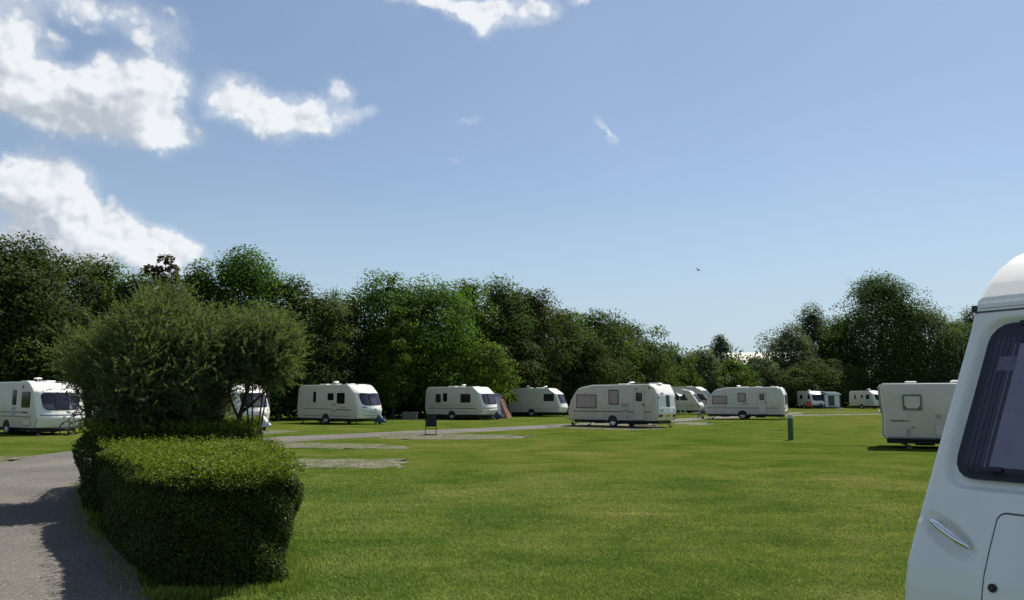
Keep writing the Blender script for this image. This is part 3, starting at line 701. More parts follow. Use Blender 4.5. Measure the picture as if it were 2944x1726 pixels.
brush('slim_tree', (SX, SY), sst, 22, 'slim crooked tree on a bare dark trunk at the right of the bush', 'tree', (.22, .1, 2.60), (.56, .7, .60), 2000, 30, .078, 'willow', nlimb=12)

# loose long grass at the feet of the hedges, spiky sprigs on the lane side
def tufts(name, pts, n, h, w, seed, label, mat, z0=0.0, lean=.5):
    rng = np.random.default_rng(seed); pts = np.array(pts, float)
    P = pts[rng.integers(len(pts), size=n)] + rng.normal(0, .09, (n, 2))
    a = rng.uniform(0, 6.283, n); hh = h * rng.uniform(.45, 1.25, n); tip = np.stack([np.cos(a), np.sin(a)], 1) * (hh * lean * rng.uniform(.2, 1, n))[:, None]
    sd = np.stack([-np.sin(a), np.cos(a)], 1) * w / 2; z = np.zeros((n, 1)) + z0
    mid = P + tip * .35
    V = np.stack([np.concatenate([P - sd, z], 1), np.concatenate([P + sd, z], 1), np.concatenate([mid + sd * .8, z + hh[:, None] * .6], 1), np.concatenate([P + tip, z + hh[:, None]], 1)], 1).reshape(-1, 3)
    o = np_mesh(name, V, np.arange(4 * n).reshape(n, 4), mat, None, rng.uniform(0, 1, n)); tag(o, label, kind='stuff'); return o
def along(a, b, k, off=0.0):
    a, b = np.array(a, float), np.array(b, float); nn = np.array([(b - a)[1], -(b - a)[0]]); nn /= np.linalg.norm(nn)
    return [a + (b - a) * i / k - nn * off for i in range(k + 1)]
tufts('long_grass', along((-3.35, 8.1), (-6.5, 13.2), 60, .05) + along((-6.3, 13.2), (-8.9, 18.2), 60, .15), 1500, .07, .006, 31, 'rough grass and weeds along the lane side of the hedges', M['blades'])
tufts('long_grass', along((-3.3, 8.1), (-2.05, 8.35), 30, -.06) + along((-2.05, 8.4), (-3.8, 13.6), 60, -.05), 3600, .08, .007, 32, 'longer grass left by the mower at the foot of the box hedge', M['blades'])

def lawn_blades():
    rng = np.random.default_rng(77); n = 420000
    y = 6.6 * (24 / 6.6) ** (rng.uniform(0, 1, n) ** 1.0); y = y; x = (rng.uniform(-.34, .64, n)) * y
    keep = np.ones(n, bool)
    # not on the lane, not inside the hedges, not on the near gravel
    cl = np.array([(p.x, p.y) for p in road_cl]); 
    ex = np.interp(y, cl[:40, 1], cl[:40, 0]); keep &= x > ex + 2.62
    def inpoly(poly):
        c = np.zeros(n, bool); m = len(poly)
        for i in range(m):
            x1, y1 = poly[i]; x2, y2 = poly[(i + 1) % m]
            cond = ((y1 > y) != (y2 > y)) & (x < (x2 - x1) * (y - y1) / (y2 - y1 + 1e-12) + x1); c ^= cond
        return c
    keep &= ~inpoly([(-3.32, 8.1), (-2.0, 8.4), (-3.75, 13.6), (-6.42, 13.2)])
    for pp, _ in pitches: keep &= ~inpoly(pp)
    keep &= rng.uniform(0, 1, n) < np.clip((24 - y) / 9, 0, 1)
    x, y = x[keep], y[keep]; n2 = len(x)
    a = rng.uniform(0, 6.283, n2); hh = rng.uniform(.010, .027, n2); wd = .0045 + .0006 * y
    P = np.stack([x, y], 1); tip = np.stack([np.cos(a), np.sin(a)], 1) * (hh * .8)[:, None]; sd = np.stack([-np.sin(a), np.cos(a)], 1) * wd[:, None] / 2
    z = np.zeros((n2, 1)) + .001
    V = np.stack([np.concatenate([P - sd, z], 1), np.concatenate([P + sd, z], 1), np.concatenate([P + tip, z + hh[:, None]], 1)], 1).reshape(-1, 3)
    o = np_mesh('grass', V, np.arange(3 * n2).reshape(n2, 3), M['blades'], None, rng.uniform(0, 1, n2)); tag(o, 'short mown blades of the near lawn', kind='stuff')
lawn_blades()
strip_mass('woodland', [(-52, 60), (-30, 64), (-20, 70), (-8, 79), (0, 88), (8, 98), (14, 108)], 8.6, 50000, .36, 'dark', 17, 'dark wood mass closing the gaps between the left trees', 4.0)
strip_mass('woodland', [(18, 128), (40, 150), (58, 152), (90, 156), (120, 158)], 9.0, 26000, .55, 'mid', 18, 'wood mass closing the gaps between the far trees', 4.0)
# ------------------------------------------------------------------ caravans
class Van:
    def __init__(s, label, loc, heading, corners, W=2.2, bulge=.3, rear_bulge=.08, cat='caravan', name='caravan', side='side', group='caravans parked on the field',
                 step=.22, ystep=.3, fine=None, relief=None, front='white'):
        s.side = side; s.W = W; s.bulge = bulge; s.rb = rear_bulge; s.relief = relief
        s.prof = fillet(corners, step, fine=fine); s.e = empty(name, (loc[0], loc[1], 0), heading); tag(s.e, label, cat, group)
        P = s.prof; s.xmax = max(p.x for p in P); s.xmin = min(p.x for p in P); s.top = max(p.y for p in P); s.bot = min(p.y for p in P)
        zt = np.array([p.y for p in P]); n = len(P)
        nrm = []
        for i in range(n):
            t = P[(i + 1) % n] - P[i - 1]; q = Vector((t.y, -t.x)).normalized(); nrm.append(q)
        h = W / 2; ys = [(-h, .05), (-h + .014, .018), (-h + .05, 0.0)]
        m = max(4, int((W - .1) / ystep)); ys += [(-h + .05 + (W - .1) * k / m, 0) for k in range(1, m)] + [(h - .05, 0), (h - .014, .018), (h, .05)]
        V = []; F = []
        for (y, ins) in ys:
            for p, q in zip(P, nrm):
                x = p.x - q.x * ins; z = p.y - q.y * ins; x += s.fm(p.x) * s.bul(y) - s.rm(p.x) * s.rbul(y)
                if relief: 
                    dd = relief(y, p.y) * s.fm2(p.x); x += q.x * dd; z += q.y * dd
                V.append((x, y, z))
        for j in range(len(ys) - 1):
            for i in range(n): F.append((j * n + i, j * n + (i + 1) % n, (j + 1) * n + (i + 1) % n, (j + 1) * n + i))
        F.append(tuple(range(n))); F.append(tuple((len(ys) - 1) * n + i for i in range(n)))
        me = bpy.data.meshes.new('body'); me.from_pydata(V, [], F)
        bm = bmesh.new(); bm.from_mesh(me); bmesh.ops.recalc_face_normals(bm, faces=bm.faces); bm.to_mesh(me); bm.free()
        me.polygons.foreach_set('use_smooth', [True] * len(me.polygons)); me.set_sharp_from_angle(angle=rad(38))
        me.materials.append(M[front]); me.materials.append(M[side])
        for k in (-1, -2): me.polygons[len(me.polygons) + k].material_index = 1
        o = bpy.data.objects.new('body', me); COL.objects.link(o); o.parent = s.e; s.body = o
        # outlines of front and rear as x(z)
        s.zf, s.xf = s._trace(True); s.zr, s.xr = s._trace(False)
    def fm(s, x): return smooth(s.xmax - 1.5, s.xmax - .35, x)
    def fm2(s, x): return smooth(s.xmax - 1.6, s.xmax - 1.2, x)
    def rm(s, x): return smooth(s.xmin + .6, s.xmin + .2, x) if False else 1 - smooth(s.xmin + .1, s.xmin + .5, x)
    def bul(s, y): return s.bulge * (1 - abs(2 * y / s.W) ** 2.2)
    def rbul(s, y): return s.rb * (1 - abs(2 * y / s.W) ** 2.4)
    def _trace(s, front):
        zs = np.linspace(s.bot + .01, s.top - .01, 120); xs = []
        P = s.prof
        for z in zs:
            c = []
            for i in range(len(P)):
                a, b = P[i], P[(i + 1) % len(P)]
                if (a.y - z) * (b.y - z) <= 0 and abs(a.y - b.y) > 1e-9: c.append(a.x + (b.x - a.x) * (z - a.y) / (b.y - a.y))
            xs.append((max(c) if front else min(c)) if c else 0)
        return zs, np.array(xs)
    def fx(s, y, z, front=True):
        if front:
            x = float(np.interp(z, s.zf, s.xf)); r = s.relief(y, z) * .9 if s.relief else 0
            return x + s.fm(x) * s.bul(y) + r * s.fm2(x)
        x = float(np.interp(z, s.zr, s.xr)); return x - s.rm(x) * s.rbul(y)
    def patch(s, name, mat, y0, y1, z0, z1, r=.1, off=.012, front=True, parent=None, nu=9, nv=9, tl=0.0, back=-.01, shear=0.0):
        """panel laid on the curved front or rear; tl widens/narrows the top"""
        mb = MB(); V = []; sgn = 1 if front else -1; yc = (y0 + y1) / 2; hw = (y1 - y0) / 2
        vv = []
        rz = min(r, (z1 - z0) * .5)
        for k in range(5): vv.append(z0 + rz * (1 - math.cos(k / 4 * PI / 2)))
        for k in range(1, nv): vv.append(z0 + rz + (z1 - z0 - 2 * rz) * k / nv)
        for k in range(5): vv.append(z1 - rz + rz * math.sin(k / 4 * PI / 2))
        for z in vv:
            w = hw
            if r > 0:
                dz = max(0, rz - (z - z0), rz - (z1 - z)); w = hw - min(r, hw) * (1 - math.sqrt(max(0, 1 - min(1, dz / max(rz, 1e-6)) ** 2)))
            t = (z - z0) / (z1 - z0); w += tl * t
            for k in range(nu + 1):
                y = yc - w + 2 * w * k / nu + shear * (z - z0); V.append((s.fx(y, z, front) + sgn * off, y, z + off * .25))
        m = len(vv); nU = nu + 1; F = [(j * nU + i, j * nU + i + 1, (j + 1) * nU + i + 1, (j + 1) * nU + i) for j in range(m - 1) for i in range(nu)]
        rim = [i for i in range(nU)] + [j * nU + nu for j in range(1, m)] + [(m - 1) * nU + i for i in range(nu - 1, -1, -1)] + [j * nU for j in range(m - 2, 0, -1)]
        b0 = len(V)
        for i in rim: x, y, z = V[i]; V.append((x - sgn * (off - back), y, z - off * .25))
        L = len(rim); F += [(rim[k], rim[(k + 1) % L], b0 + (k + 1) % L, b0 + k) for k in range(L)]
        mb.add(V, F); return mb.build(name, M[mat], parent or s.e, True, 50)
    def slab(s, name, mat, pts, side, t=.012, parent=None):
        y = s.W / 2; return MB().prism(pts, side * (y - .004), side * (y + t)).build(name, M[mat], parent or s.e, True, 30)
    def window(s, side, x, z, w, h, skew=0.0, fill='inside', pane='glass_dark', r=.07, fr=.035, frame='rubber'):
        f = s.slab('window', frame, roundrect(x, z, w, h, r, skew=skew), side, .014)
        s.slab('blind', fill, roundrect(x, z, w - 2 * fr, h - 2 * fr, r * .6, skew=skew), side, .017, f)
        s.slab('pane', pane, roundrect(x, z, w - 2 * fr + .01, h - 2 * fr + .01, r * .6, skew=skew), side, .026, f)
        return f
    def front_window(s, hw, z0, z1, fill='inside', curtains=(), tl=.0, r=.16, pane='glass', split=(.36,), frame='rubber'):
        f = s.patch('front_window', frame, -hw, hw, z0, z1, r, .010, tl=tl)
        b = .035; i_ = s.patch('interior', fill, -hw + b, hw - b, z0 + b, z1 - b, r * .8, .013, parent=f, tl=tl)
        for (ya, yb, za, zb, mt) in curtains: s.patch('curtain', mt, ya, yb, za, zb, .02, .017, parent=f, nu=3)
        cuts = [-hw + b] + sorted([c * sg for c in split for sg in (-1, 1)]) + [hw - b]
        for a, c in zip(cuts[:-1], cuts[1:]):
            edge = (a == cuts[0], c == cuts[-1])
            s.patch('pane', pane, a + (.0 if edge[0] else .025), c - (0 if edge[1] else .025), z0 + b, z1 - b, .10 if any(edge) else .03, .026, parent=f, nu=5)
        return f
    def door(s, side, x, z0, z1, w, mat='side'):
        d = s.slab('door', 'seam', roundrect(x, (z0 + z1) / 2, w, z1 - z0, .06), side, .006)
        s.slab('panel', mat, roundrect(x, (z0 + z1) / 2, w - .035, z1 - z0 - .035, .05), side, .012, d)
        hz = z1 - .36; s.slab('door_window', 'rubber', roundrect(x, hz, w * .60, .50, .08), side, .018, d)
        s.slab('pane', 'glass_dark', roundrect(x, hz, w * .60 - .07, .43, .06), side, .024, d); s.slab('blind', 'curtain_pink', roundrect(x, hz, w * .6 - .08, .42, .06), side, .021, d)
        s.slab('handle', 'rubber', roundrect(x - .40 * w, z0 + (z1 - z0) * .52, .075, .13, .03), side, .04, d); return d
    def wheel(s, side, x=0.0, r=.295, rim='rim', spokes=0, arch=.37):
        y = s.W / 2
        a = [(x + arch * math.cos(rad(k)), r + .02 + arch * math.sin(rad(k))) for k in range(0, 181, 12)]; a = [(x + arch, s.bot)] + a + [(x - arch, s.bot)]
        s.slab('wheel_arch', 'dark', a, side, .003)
        b = [(x + (arch + .035) * math.cos(rad(k)), r + .02 + (arch + .035) * math.sin(rad(k))) for k in range(0, 181, 12)] + [(x + arch * math.cos(rad(k)), r + .02 + arch * math.sin(rad(k))) for k in range(180, -1, -12)]
        s.slab('arch_trim', s.side, b, side, .02)
        yo = side * (y + .006); w = empty('wheel', (x, yo, r)); w.parent = s.e
        T = [(r * .62, 0), (r * .93, 0), (r, -.03), (r, -.15), (r * .9, -.18), (r * .62, -.18)]
        MB().lathe([(a_, side * b_) for a_, b_ in T], (0, 0, 0), 'y', 28, True).build('tyre', M['tyre'], w, True, 50)
        R_ = [(.001, .002), (r * .16, .004), (r * .2, -.012), (r * .55, -.03), (r * .60, -.004), (r * .63, -.004), (r * .63, -.16), (.001, -.16)]
        ri = MB().lathe([(a_, side * b_) for a_, b_ in R_], (0, 0, 0), 'y', 24)
        rb = ri.build('rim', M[rim], w, True, 40)
        if spokes:
            for k in range(spokes):
                an = 2 * PI * (k + .5) / spokes; c = (math.cos(an) * r * .4, math.sin(an) * r * .4)
                MB().lathe([(r * .085, side * -.03), (r * .085, side * -.008)], (c[0], 0, c[1]), 'y', 10).build('rim_hole', M['dark'], w)
    def chassis(s, hitch=1.15, cover=None, jockey=True, gas=False):
        z = s.bot
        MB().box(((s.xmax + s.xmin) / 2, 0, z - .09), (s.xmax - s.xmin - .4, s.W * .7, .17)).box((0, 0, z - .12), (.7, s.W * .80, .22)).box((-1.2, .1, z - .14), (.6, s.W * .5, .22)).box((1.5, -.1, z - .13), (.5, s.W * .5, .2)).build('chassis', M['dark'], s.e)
        hx = s.xmax + s.bulge + hitch - .25; mb = MB()
        for sd in (-1, 1): mb.tube([(s.xmax - .4, sd * .55, z - .05), (hx - .15, sd * .05, z + .0)], .04, 6)
        mb.tube([(hx - .3, 0, z + .02), (hx + .15, 0, z + .05)], .035, 8); mb.build('tow_frame', M['steel'], s.e)
        if jockey:
            j = MB().tube([(hx - .5, .12, z + .45), (hx - .5, .12, .2)], .022, 8).build('jockey_post', M['steel'], s.e)
            MB().lathe([(.03, -.03), (.10, -.025), (.10, .025), (.03, .03)], (hx - .5, .12, .10), 'y', 16).build('jockey_wheel', M['tyre'], s.e)
        if cover:
            pts = MB(); x0, x1 = hx - .62, hx + .12; V = []
            for i, (x, hh, ww) in enumerate(((x0, .34, .16), (x0 + .2, .55, .24), (x0 + .36, .42, .24), (x0 + .55, .24, .18), (x1, .12, .08))):
                for k in range(9):
                    a = -PI * .15 + PI * 1.3 * k / 8; V.append((x + .02 * math.sin(k * 3), math.cos(a) * ww, z - .22 + max(0, math.sin(a)) * hh + .02 * math.sin(k * 5 + i)))
            F = [(i * 9 + k, i * 9 + k + 1, (i + 1) * 9 + k + 1, (i + 1) * 9 + k) for i in range(4) for k in range(8)] + [tuple(range(9)), tuple(36 + k for k in range(9))]
            pts.add(V, F).build('hitch_cover', M[cover], s.e, True, 60)
    def steadies(s, front=True, rear=True):
        for (x, d, on) in ((s.xmax - .35, 1, front), (s.xmin + .35, -1, rear)):
            if not on: continue
            for sd in (-1, 1):
                y = sd * s.W * .36
                MB().tube([(x - d * .35, y, s.bot - .02), (x + d * .12, y + sd * .05, .05)], .028, 6).box((x + d * .12, y + sd * .05, .025), (.16, .14, .05)).build('corner_steady', M['steel'], s.e)
    def roof_light(s, x, w=.5, y=0.0, h=.09, mat='roof_white', dy=.5):
        zt = s.roof(x); mb = MB().box((x, y, zt + h / 2 - .02), (w, dy, h), 0, .86); o = mb.build('roof_light', M[mat], s.e, False)
        bv = o.modifiers.new('edge', 'BEVEL'); bv.width = .03; bv.segments = 2
    def roof(s, x):
        c = []; P = s.prof
        for i in range(len(P)):
            a, b = P[i], P[(i + 1) % len(P)]
            if (a.x - x) * (b.x - x) <= 0 and abs(a.x - b.x) > 1e-9: c.append(a.y + (b.y - a.y) * (x - a.x) / (b.x - a.x))
        return max(c) if c else s.top
    def aerial(s, x, y=0.0, h=.16, r=.15):
        z = s.roof(x); MB().lathe([(.03, -.02), (.025, h * .6), (r * .9, h * .62), (r, h * .72), (r * .8, h * .92), (r * .3, h), (.001, h + .003)], (x, y, z), 'z', 18).build('roof_aerial', M['roof_white'], s.e, True, 40)
    def rails(s, mat='rail'):
        P = s.prof
        for sd in (-1, 1):
            pts = [(p.x, sd * (s.W / 2 + .004 - .022), p.y) for p in P if p.y > s.bot + .02 or True]; pts.append(pts[0])
            # trim follows the body edge just outside the rounded corner
            c = sum((Vector(q) for q in pts), Vector()) / len(pts)
            MB().tube([(q[0] + (.012 if q[0] > c.x else -.012), q[1], q[2] + .008) for q in pts], .017, 5, False).build('edge_trim', M[mat], s.e)
    def stripe(s, side, x0, x1, z, h=.03, mat='stripe_grey', name='stripe', t=.004, dz=0.0):
        return s.slab(name, mat, [(x0, z - h / 2), (x1, z - h / 2 + dz), (x1, z + h / 2 + dz), (x0, z + h / 2)], side, t)
    def script(s, side, x0, z, L, hgt=.07, mat='stripe_grey', seed=1):
        r = random.Random(seed); mb = MB(); y = side * (s.W / 2 + .004); n = 16; pts = []
        for k in range(n + 1): pts.append((x0 + L * k / n + r.uniform(-.01, .01), y, z + (hgt / 2 if k % 2 else -hgt / 2) * r.uniform(.5, 1.2)))
        mb.tube(pts, hgt * .13, 5); return mb.build('script_lettering', M[mat], s.e)

def grp_fwd(label, wheel_px, alpha, **k): pass
def angular(Lf, Lr, top=2.52, bot=.38, rf=.5, x_brow=-.78, z_brow=2.02, nose=.12, rear=.10):
    return [(-Lr + .12, bot, .10), (Lf - .16, bot, .10), (Lf, .78, .22), (Lf + x_brow * .52, z_brow, .22), (Lf + x_brow - .18, top - .01, .55), (-Lr + rear + .02, top - .02, .32), (-Lr - .0, 1.0, .35)]
LEFT, RIGHT = 1, -1
A18 = rad(-18)
# 1: left edge caravan
def gpt(px, py): p = on_ground(px, py); return (p.x, p.y)     # photo pixels
p = gpt(17, 1249)
v = Van('white caravan with dark windows and a bicycle at its nose, cut by the left edge', (p[0] + math.sin(rad(35)) * 1.15, p[1] + math.cos(rad(35)) * 1.15), rad(-35),
        angular(2.8, 2.75, 2.5, .34, x_brow=-.82), W=2.3, bulge=.28)
v.front_window(.86, 1.16, 1.98, curtains=((-.84, -.42, 1.2, 1.45, 'curtain'), (.3, .8, 1.22, 1.5, 'curtain')), tl=.05, r=.2)
v.patch('front_band', 'stripe_blue', -1.02, 1.02, .90, .955, 0, .006); v.patch('front_badge', 'stripe_grey', -.06, .06, .80, .86, .02, .008)
v.window(RIGHT, 2.0 - .27, 1.64, .80, .74, skew=-.0); v.window(RIGHT, .62, 1.74, .38, .72)
v.window(RIGHT, -1.3, 1.66, .8, .7)
v.wheel(RIGHT, 0, .32); v.wheel(LEFT, 0, .32)
v.stripe(RIGHT, -2.5, 1.5, 1.06, .045, 'stripe_grey'); v.stripe(RIGHT, -2.5, 2.3, .86, .035, 'stripe_green'); v.script(RIGHT, 1.45, 1.05, .55, .09)
v.slab('vent', 'vent', roundrect(.6, 1.22, .34, .16, .02), RIGHT, .01); v.slab('vent', 'vent', roundrect(.6, .93, .34, .14, .02), RIGHT, .01)
v.slab('locker', 'seam', roundrect(1.85, .62, .78, .34, .03), RIGHT, .004); v.slab('locker_lid', 'side', roundrect(1.85, .62, .74, .30, .03), RIGHT, .009)
v.slab('marker_lamp', 'rubber', roundrect(1.42, 2.24, .07, .16, .03), RIGHT, .02)
v.rails(); v.chassis(1.0); v.steadies(); v.roof_light(.9, .8, .2); v.roof_light(-.6, .6); v.roof_light(1.75, .5, .3, .05, 'rail'); v.aerial(1.5, -.55, .2, .18)

def swift(Lf, Lr, top=2.5, bot=.42): return [(-Lr + .12, bot, .12), (Lf - .14, bot, .12), (Lf, .95, .35), (Lf - .42, 2.0, .25), (Lf - 1.0, top, .6), (-Lr + .12, top - .02, .42), (-Lr, 1.0, .4)]
def swift_front(v, curt, pane='glass'):
    v.front_window(.84, 1.22, 2.0, curtains=curt, tl=.05, r=.2, split=(.34,), pane=pane)
    # smile line and marker lamps on the moulded nose
    pts = [(v.fx(y, z) + .004, y, z) for y, z in ((-1.0, .98), (-.7, .86), (-.35, .79), (0, .77), (.35, .79), (.7, .86), (1.0, .98))]
    MB().tube(pts, .014, 5).build('nose_crease', M['vent'], v.e)
    for sd in (-1, 1): v.patch('marker_lamp', 'vent', sd * .78 - .13, sd * .78 + .13, 1.03, 1.12, .04, .012)
    v.patch('front_badge', 'stripe_grey', -.05, .05, .93, 1.02, .03, .008); v.patch('gas_locker_seam', 'seam', -.75, .75, .565, .585, 0, .006)
# 2: half behind the bush
bx = (793 - 1472) / FPX * 46.5
u = Vector((math.cos(rad(33)), -math.sin(rad(33)))); w_ = Vector((math.sin(rad(33)), math.cos(rad(33))))
q = Vector((bx, 46.6)) - u * 3.05 - w_ * 1.0
v = Van('white caravan half hidden behind the bush and the crooked trunk', (q.x, q.y), rad(-33), swift(2.6, 2.7), bulge=.48)
swift_front(v, ((-.32, .1, 1.3, 1.75, 'curtain'), (.02, .32, 1.26, 1.5, 'curtain_warm'), (.42, .7, 1.3, 1.9, 'curtain')))
v.window(RIGHT, 1.6, 1.62, .8, .7); v.window(RIGHT, .2, 1.62, .7, .55); v.wheel(RIGHT); v.wheel(LEFT); v.rails(); v.chassis(1.0, 'grey_paint'); v.steadies(); v.roof_light(0, .7); v.aerial(.9)
v.stripe(RIGHT, -2.4, 2.2, .9, .03, 'stripe_green')
# 3: green stripe caravan
p = gpt(936, 1219); a = 35
v = Van('white caravan with green side stripe and navy hitch cover', (p[0] + math.sin(rad(a)) * 1.1, p[1] + math.cos(rad(a)) * 1.1), rad(-a), swift(2.92, 2.78, 2.55, .36), bulge=.52, side='grey_side')
swift_front(v, ((-.78, -.40, 1.3, 1.92, 'curtain'), (-.26, .24, 1.27, 1.72, 'curtain'), (.38, .5, 1.3, 1.9, 'curtain'), (-.3, .3, 1.75, 1.9, 'stripe_blue')))
v.window(RIGHT, 1.36, 1.66, .72, .70); v.window(RIGHT, .42, 1.76, .55, .46); v.window(RIGHT, -1.1, 1.74, .27, .70)
v.stripe(RIGHT, -2.1, .55, .97, .035, 'stripe_green'); v.stripe(RIGHT, .95, 2.25, .95, .06, 'stripe_green', dz=-.05); v.stripe(RIGHT, 1.25, 1.85, 1.14, .035, 'stripe_green', dz=-.09); v.stripe(RIGHT, -2.2, -.45, .52, .03, 'stripe_green'); v.stripe(RIGHT, .45, 2.2, .52, .03, 'stripe_green')
v.slab('vent', 'vent', roundrect(.72, 1.28, .36, .17, .02), RIGHT, .012); v.slab('vent', 'vent', roundrect(.72, .86, .36, .15, .02), RIGHT, .012)
v.wheel(RIGHT); v.wheel(LEFT); v.rails(); v.chassis(1.0, 'blue_cover'); v.steadies(); v.roof_light(-1.3, .75); v.roof_light(-.25, .7); v.roof_light(1.0, .55, .1); v.roof_light(1.55, 1.0, .2, .05, 'rail', .9); v.aerial(.05, -.3, .24, .2)
# 4: caravan with the orange awning
p = gpt(1299, 1206.5); a = 32
v = Van('white caravan with pink blinds and an orange awning on its far side', (p[0] + math.sin(rad(a)) * 1.1, p[1] + math.cos(rad(a)) * 1.1), rad(-a), angular(2.85, 2.62, 2.52, .38), bulge=.32, side='grey_side')
v.front_window(.86, 1.18, 1.98, curtains=((-.3, .3, 1.22, 1.94, 'curtain'), (-.82, -.45, 1.22, 1.94, 'curtain_pink'), (.5, .8, 1.22, 1.94, 'curtain')), tl=.04, r=.18)
v.patch('front_band', 'stripe_green', -1.03, 1.03, .86, .93, 0, .006); v.patch('gas_locker', 'white', -.5, .5, .48, .74, .08, .05)
v.window(RIGHT, 1.27, 1.63, .93, .66, fill='curtain_pink'); v.window(RIGHT, -.66, 1.70, .40, .66, fill='inside'); v.window(RIGHT, -1.33, 1.62, .50, .66, fill='curtain_pink')
v.stripe(RIGHT, -2.2, 2.3, .86, .05, 'stripe_green'); v.stripe(RIGHT, -2.2, 1.9, 1.08, .015, 'stripe_grey'); v.slab('locker_lid', 'side', roundrect(1.75, .66, .55, .3, .03), RIGHT, .008)
v.wheel(RIGHT); v.wheel(LEFT); v.rails(); v.chassis(1.0, 'blue_cover'); v.steadies(); v.roof_light(-.7, .75); v.roof_light(.15, .5); v.roof_light(1.2, .8, .2, .06, 'rail', .8); v.aerial(.55, -.3, .2, .17)
van4 = v
# 5: grey plain one
d = 76.0; x0 = (1531.5 - 1472) / FPX * d
v = Van('plain grey caravan behind the cream one, between it and the orange awning', (x0 + .3, d + 1.05), rad(-22), angular(2.62, 2.2, 2.5, .38, x_brow=-.9), bulge=.34, side='grey_side')
v.front_window(.88, 1.15, 1.98, curtains=((-.8, .1, 1.2, 1.9, 'curtain'),), tl=.03, r=.08, frame='white'); v.window(RIGHT, 1.62, 1.66, .95, .62, fill='curtain_pink'); v.window(RIGHT, -1.7, 1.66, .6, .6)
v.stripe(RIGHT, -2.0, 2.2, 1.99, .025, 'vent'); v.stripe(RIGHT, -2, 2.2, .72, .02, 'vent'); v.wheel(RIGHT, 0, .3, arch=.36); v.wheel(LEFT); v.rails('vent'); v.chassis(1.0); v.steadies()
v.roof_light(-.55, .5); v.roof_light(.45, .75); v.aerial(1.05, -.3, .2, .17); v.aerial(-.9, .3, .26, .2)
# 6: hidden behind it
d = 92.0; x0 = (1606 - 1472) / FPX * d
v = Van('caravan with a pink front blind peeping out behind the plain grey one', (x0 + .2, d + 1), rad(-17), angular(2.7, 2.6, 2.74, .42, x_brow=-.9), bulge=.34, side='grey_side')
v.front_window(.88, 1.2, 2.1, curtains=((-.8, .8, 1.24, 2.0, 'curtain_pink'),), tl=.03, r=.1, frame='white'); v.wheel(RIGHT); v.wheel(LEFT); v.rails('vent'); v.chassis(1.0); v.window(RIGHT, 1.3, 1.7, .8, .6); v.roof_light(.3, .6); v.roof_light(1.3, .6)

# 7: cream caravan with a door (nose to the left)
p = gpt(1762, 1228); hd = rad(180 - 40)
lf = Vector((-math.sin(hd), math.cos(hd)))
def nearside(label, p, hd, corners, W=2.15, **k):
    l = Vector((-math.sin(hd), math.cos(hd))); return Van(label, (p[0] - l.x * W / 2, p[1] - l.y * W / 2), hd, corners, W=W, **k)
C5 = [(-2.86, .40, .10), (3.05, .40, .10), (3.25, .80, .25), (3.03, 1.55, .5), (2.5, 2.28, .7), (1.4, 2.46, 1.2), (-2.66, 2.49, .50), (-2.98, 1.9, .4), (-3.04, .8, .2)]
v = nearside('cream caravan with a door, dark side band and red rear lamps', p, hd, C5, bulge=.22, rear_bulge=.06, side='cream')
v.window(LEFT, 1.88, 1.49, 1.48, .82, fill='curtain_pink', pane='glass_clear', r=.04, fr=.05); v.window(LEFT, -.08, 1.74, .70, .88, fill='curtain_pink', pane='glass_clear', r=.05, fr=.06)
v.door(LEFT, -1.82, .42, 2.12, .72, 'cream')
v.stripe(LEFT, -2.6, 2.85, .90, .06, 'stripe_grey'); v.stripe(LEFT, -2.6, 2.7, 1.15, .014, 'vent'); v.stripe(LEFT, -2.6, 2.7, 1.06, .014, 'vent'); v.stripe(LEFT, -2.6, 2.1, 2.02, .014, 'vent'); v.stripe(LEFT, -2.6, 2.9, .47, .02, 'vent')
v.script(LEFT, 2.0, 1.22, .62, .07, seed=4)
v.slab('vent', 'vent', roundrect(-.86, 1.28, .5, .2, .02), LEFT, .012); v.slab('vent', 'vent', roundrect(-.86, .94, .5, .16, .02), LEFT, .012)
v.slab('locker_lid', 'cream', roundrect(1.0, .66, .5, .3, .03), LEFT, .009); v.slab('socket_cover', 'vent', roundrect(-1.0, .62, .16, .12, .03), LEFT, .03); v.slab('lamp_vent', 'rubber', roundrect(-2.5, 2.27, .08, .11, .03), LEFT, .02); v.slab('awning_lamp', 'stripe_grey', roundrect(-1.65, 2.24, .2, .05, .02), LEFT, .03)
v.front_window(.8, 1.12, 1.9, tl=-.02, r=.12)
v.patch('rear_window', 'rubber', -.24, .16, 1.18, 1.86, .03, .012, False); v.patch('rear_moulding', 'white', -.88, .88, .52, 1.12, .10, .03, False)
for sd in (-1, 1): v.patch('tail_lamp', 'red_lens', sd * .74 - .17, sd * .74 + .17, .60, .74, .03, .05, False); v.patch('road_lamp', 'vent', sd * .68 - .12, sd * .68 + .12, .93, 1.04, .04, .04, False); v.patch('grab_handle', 'rubber', sd * .96 - .04, sd * .96 + .04, 1.66, 1.74, .02, .05, False)
v.patch('number_plate', 'plate', -.26, .26, .60, .72, .01, .045, False); v.patch('rear_badge', 'stripe_grey', -.05, .05, .96, 1.04, .02, .035, False); v.patch('high_lamp', 'red_lens', .35, .62, 1.95, 2.0, .01, .02, False)
v.wheel(LEFT, 0, .30, 'rim_white'); v.wheel(RIGHT, 0, .30, 'rim_white'); v.rails(); v.chassis(.9, None); v.steadies(); v.roof_light(-.15, .75); v.roof_light(-2.3, .75, 0, .1); v.aerial(-.95, .45, .17, .19)
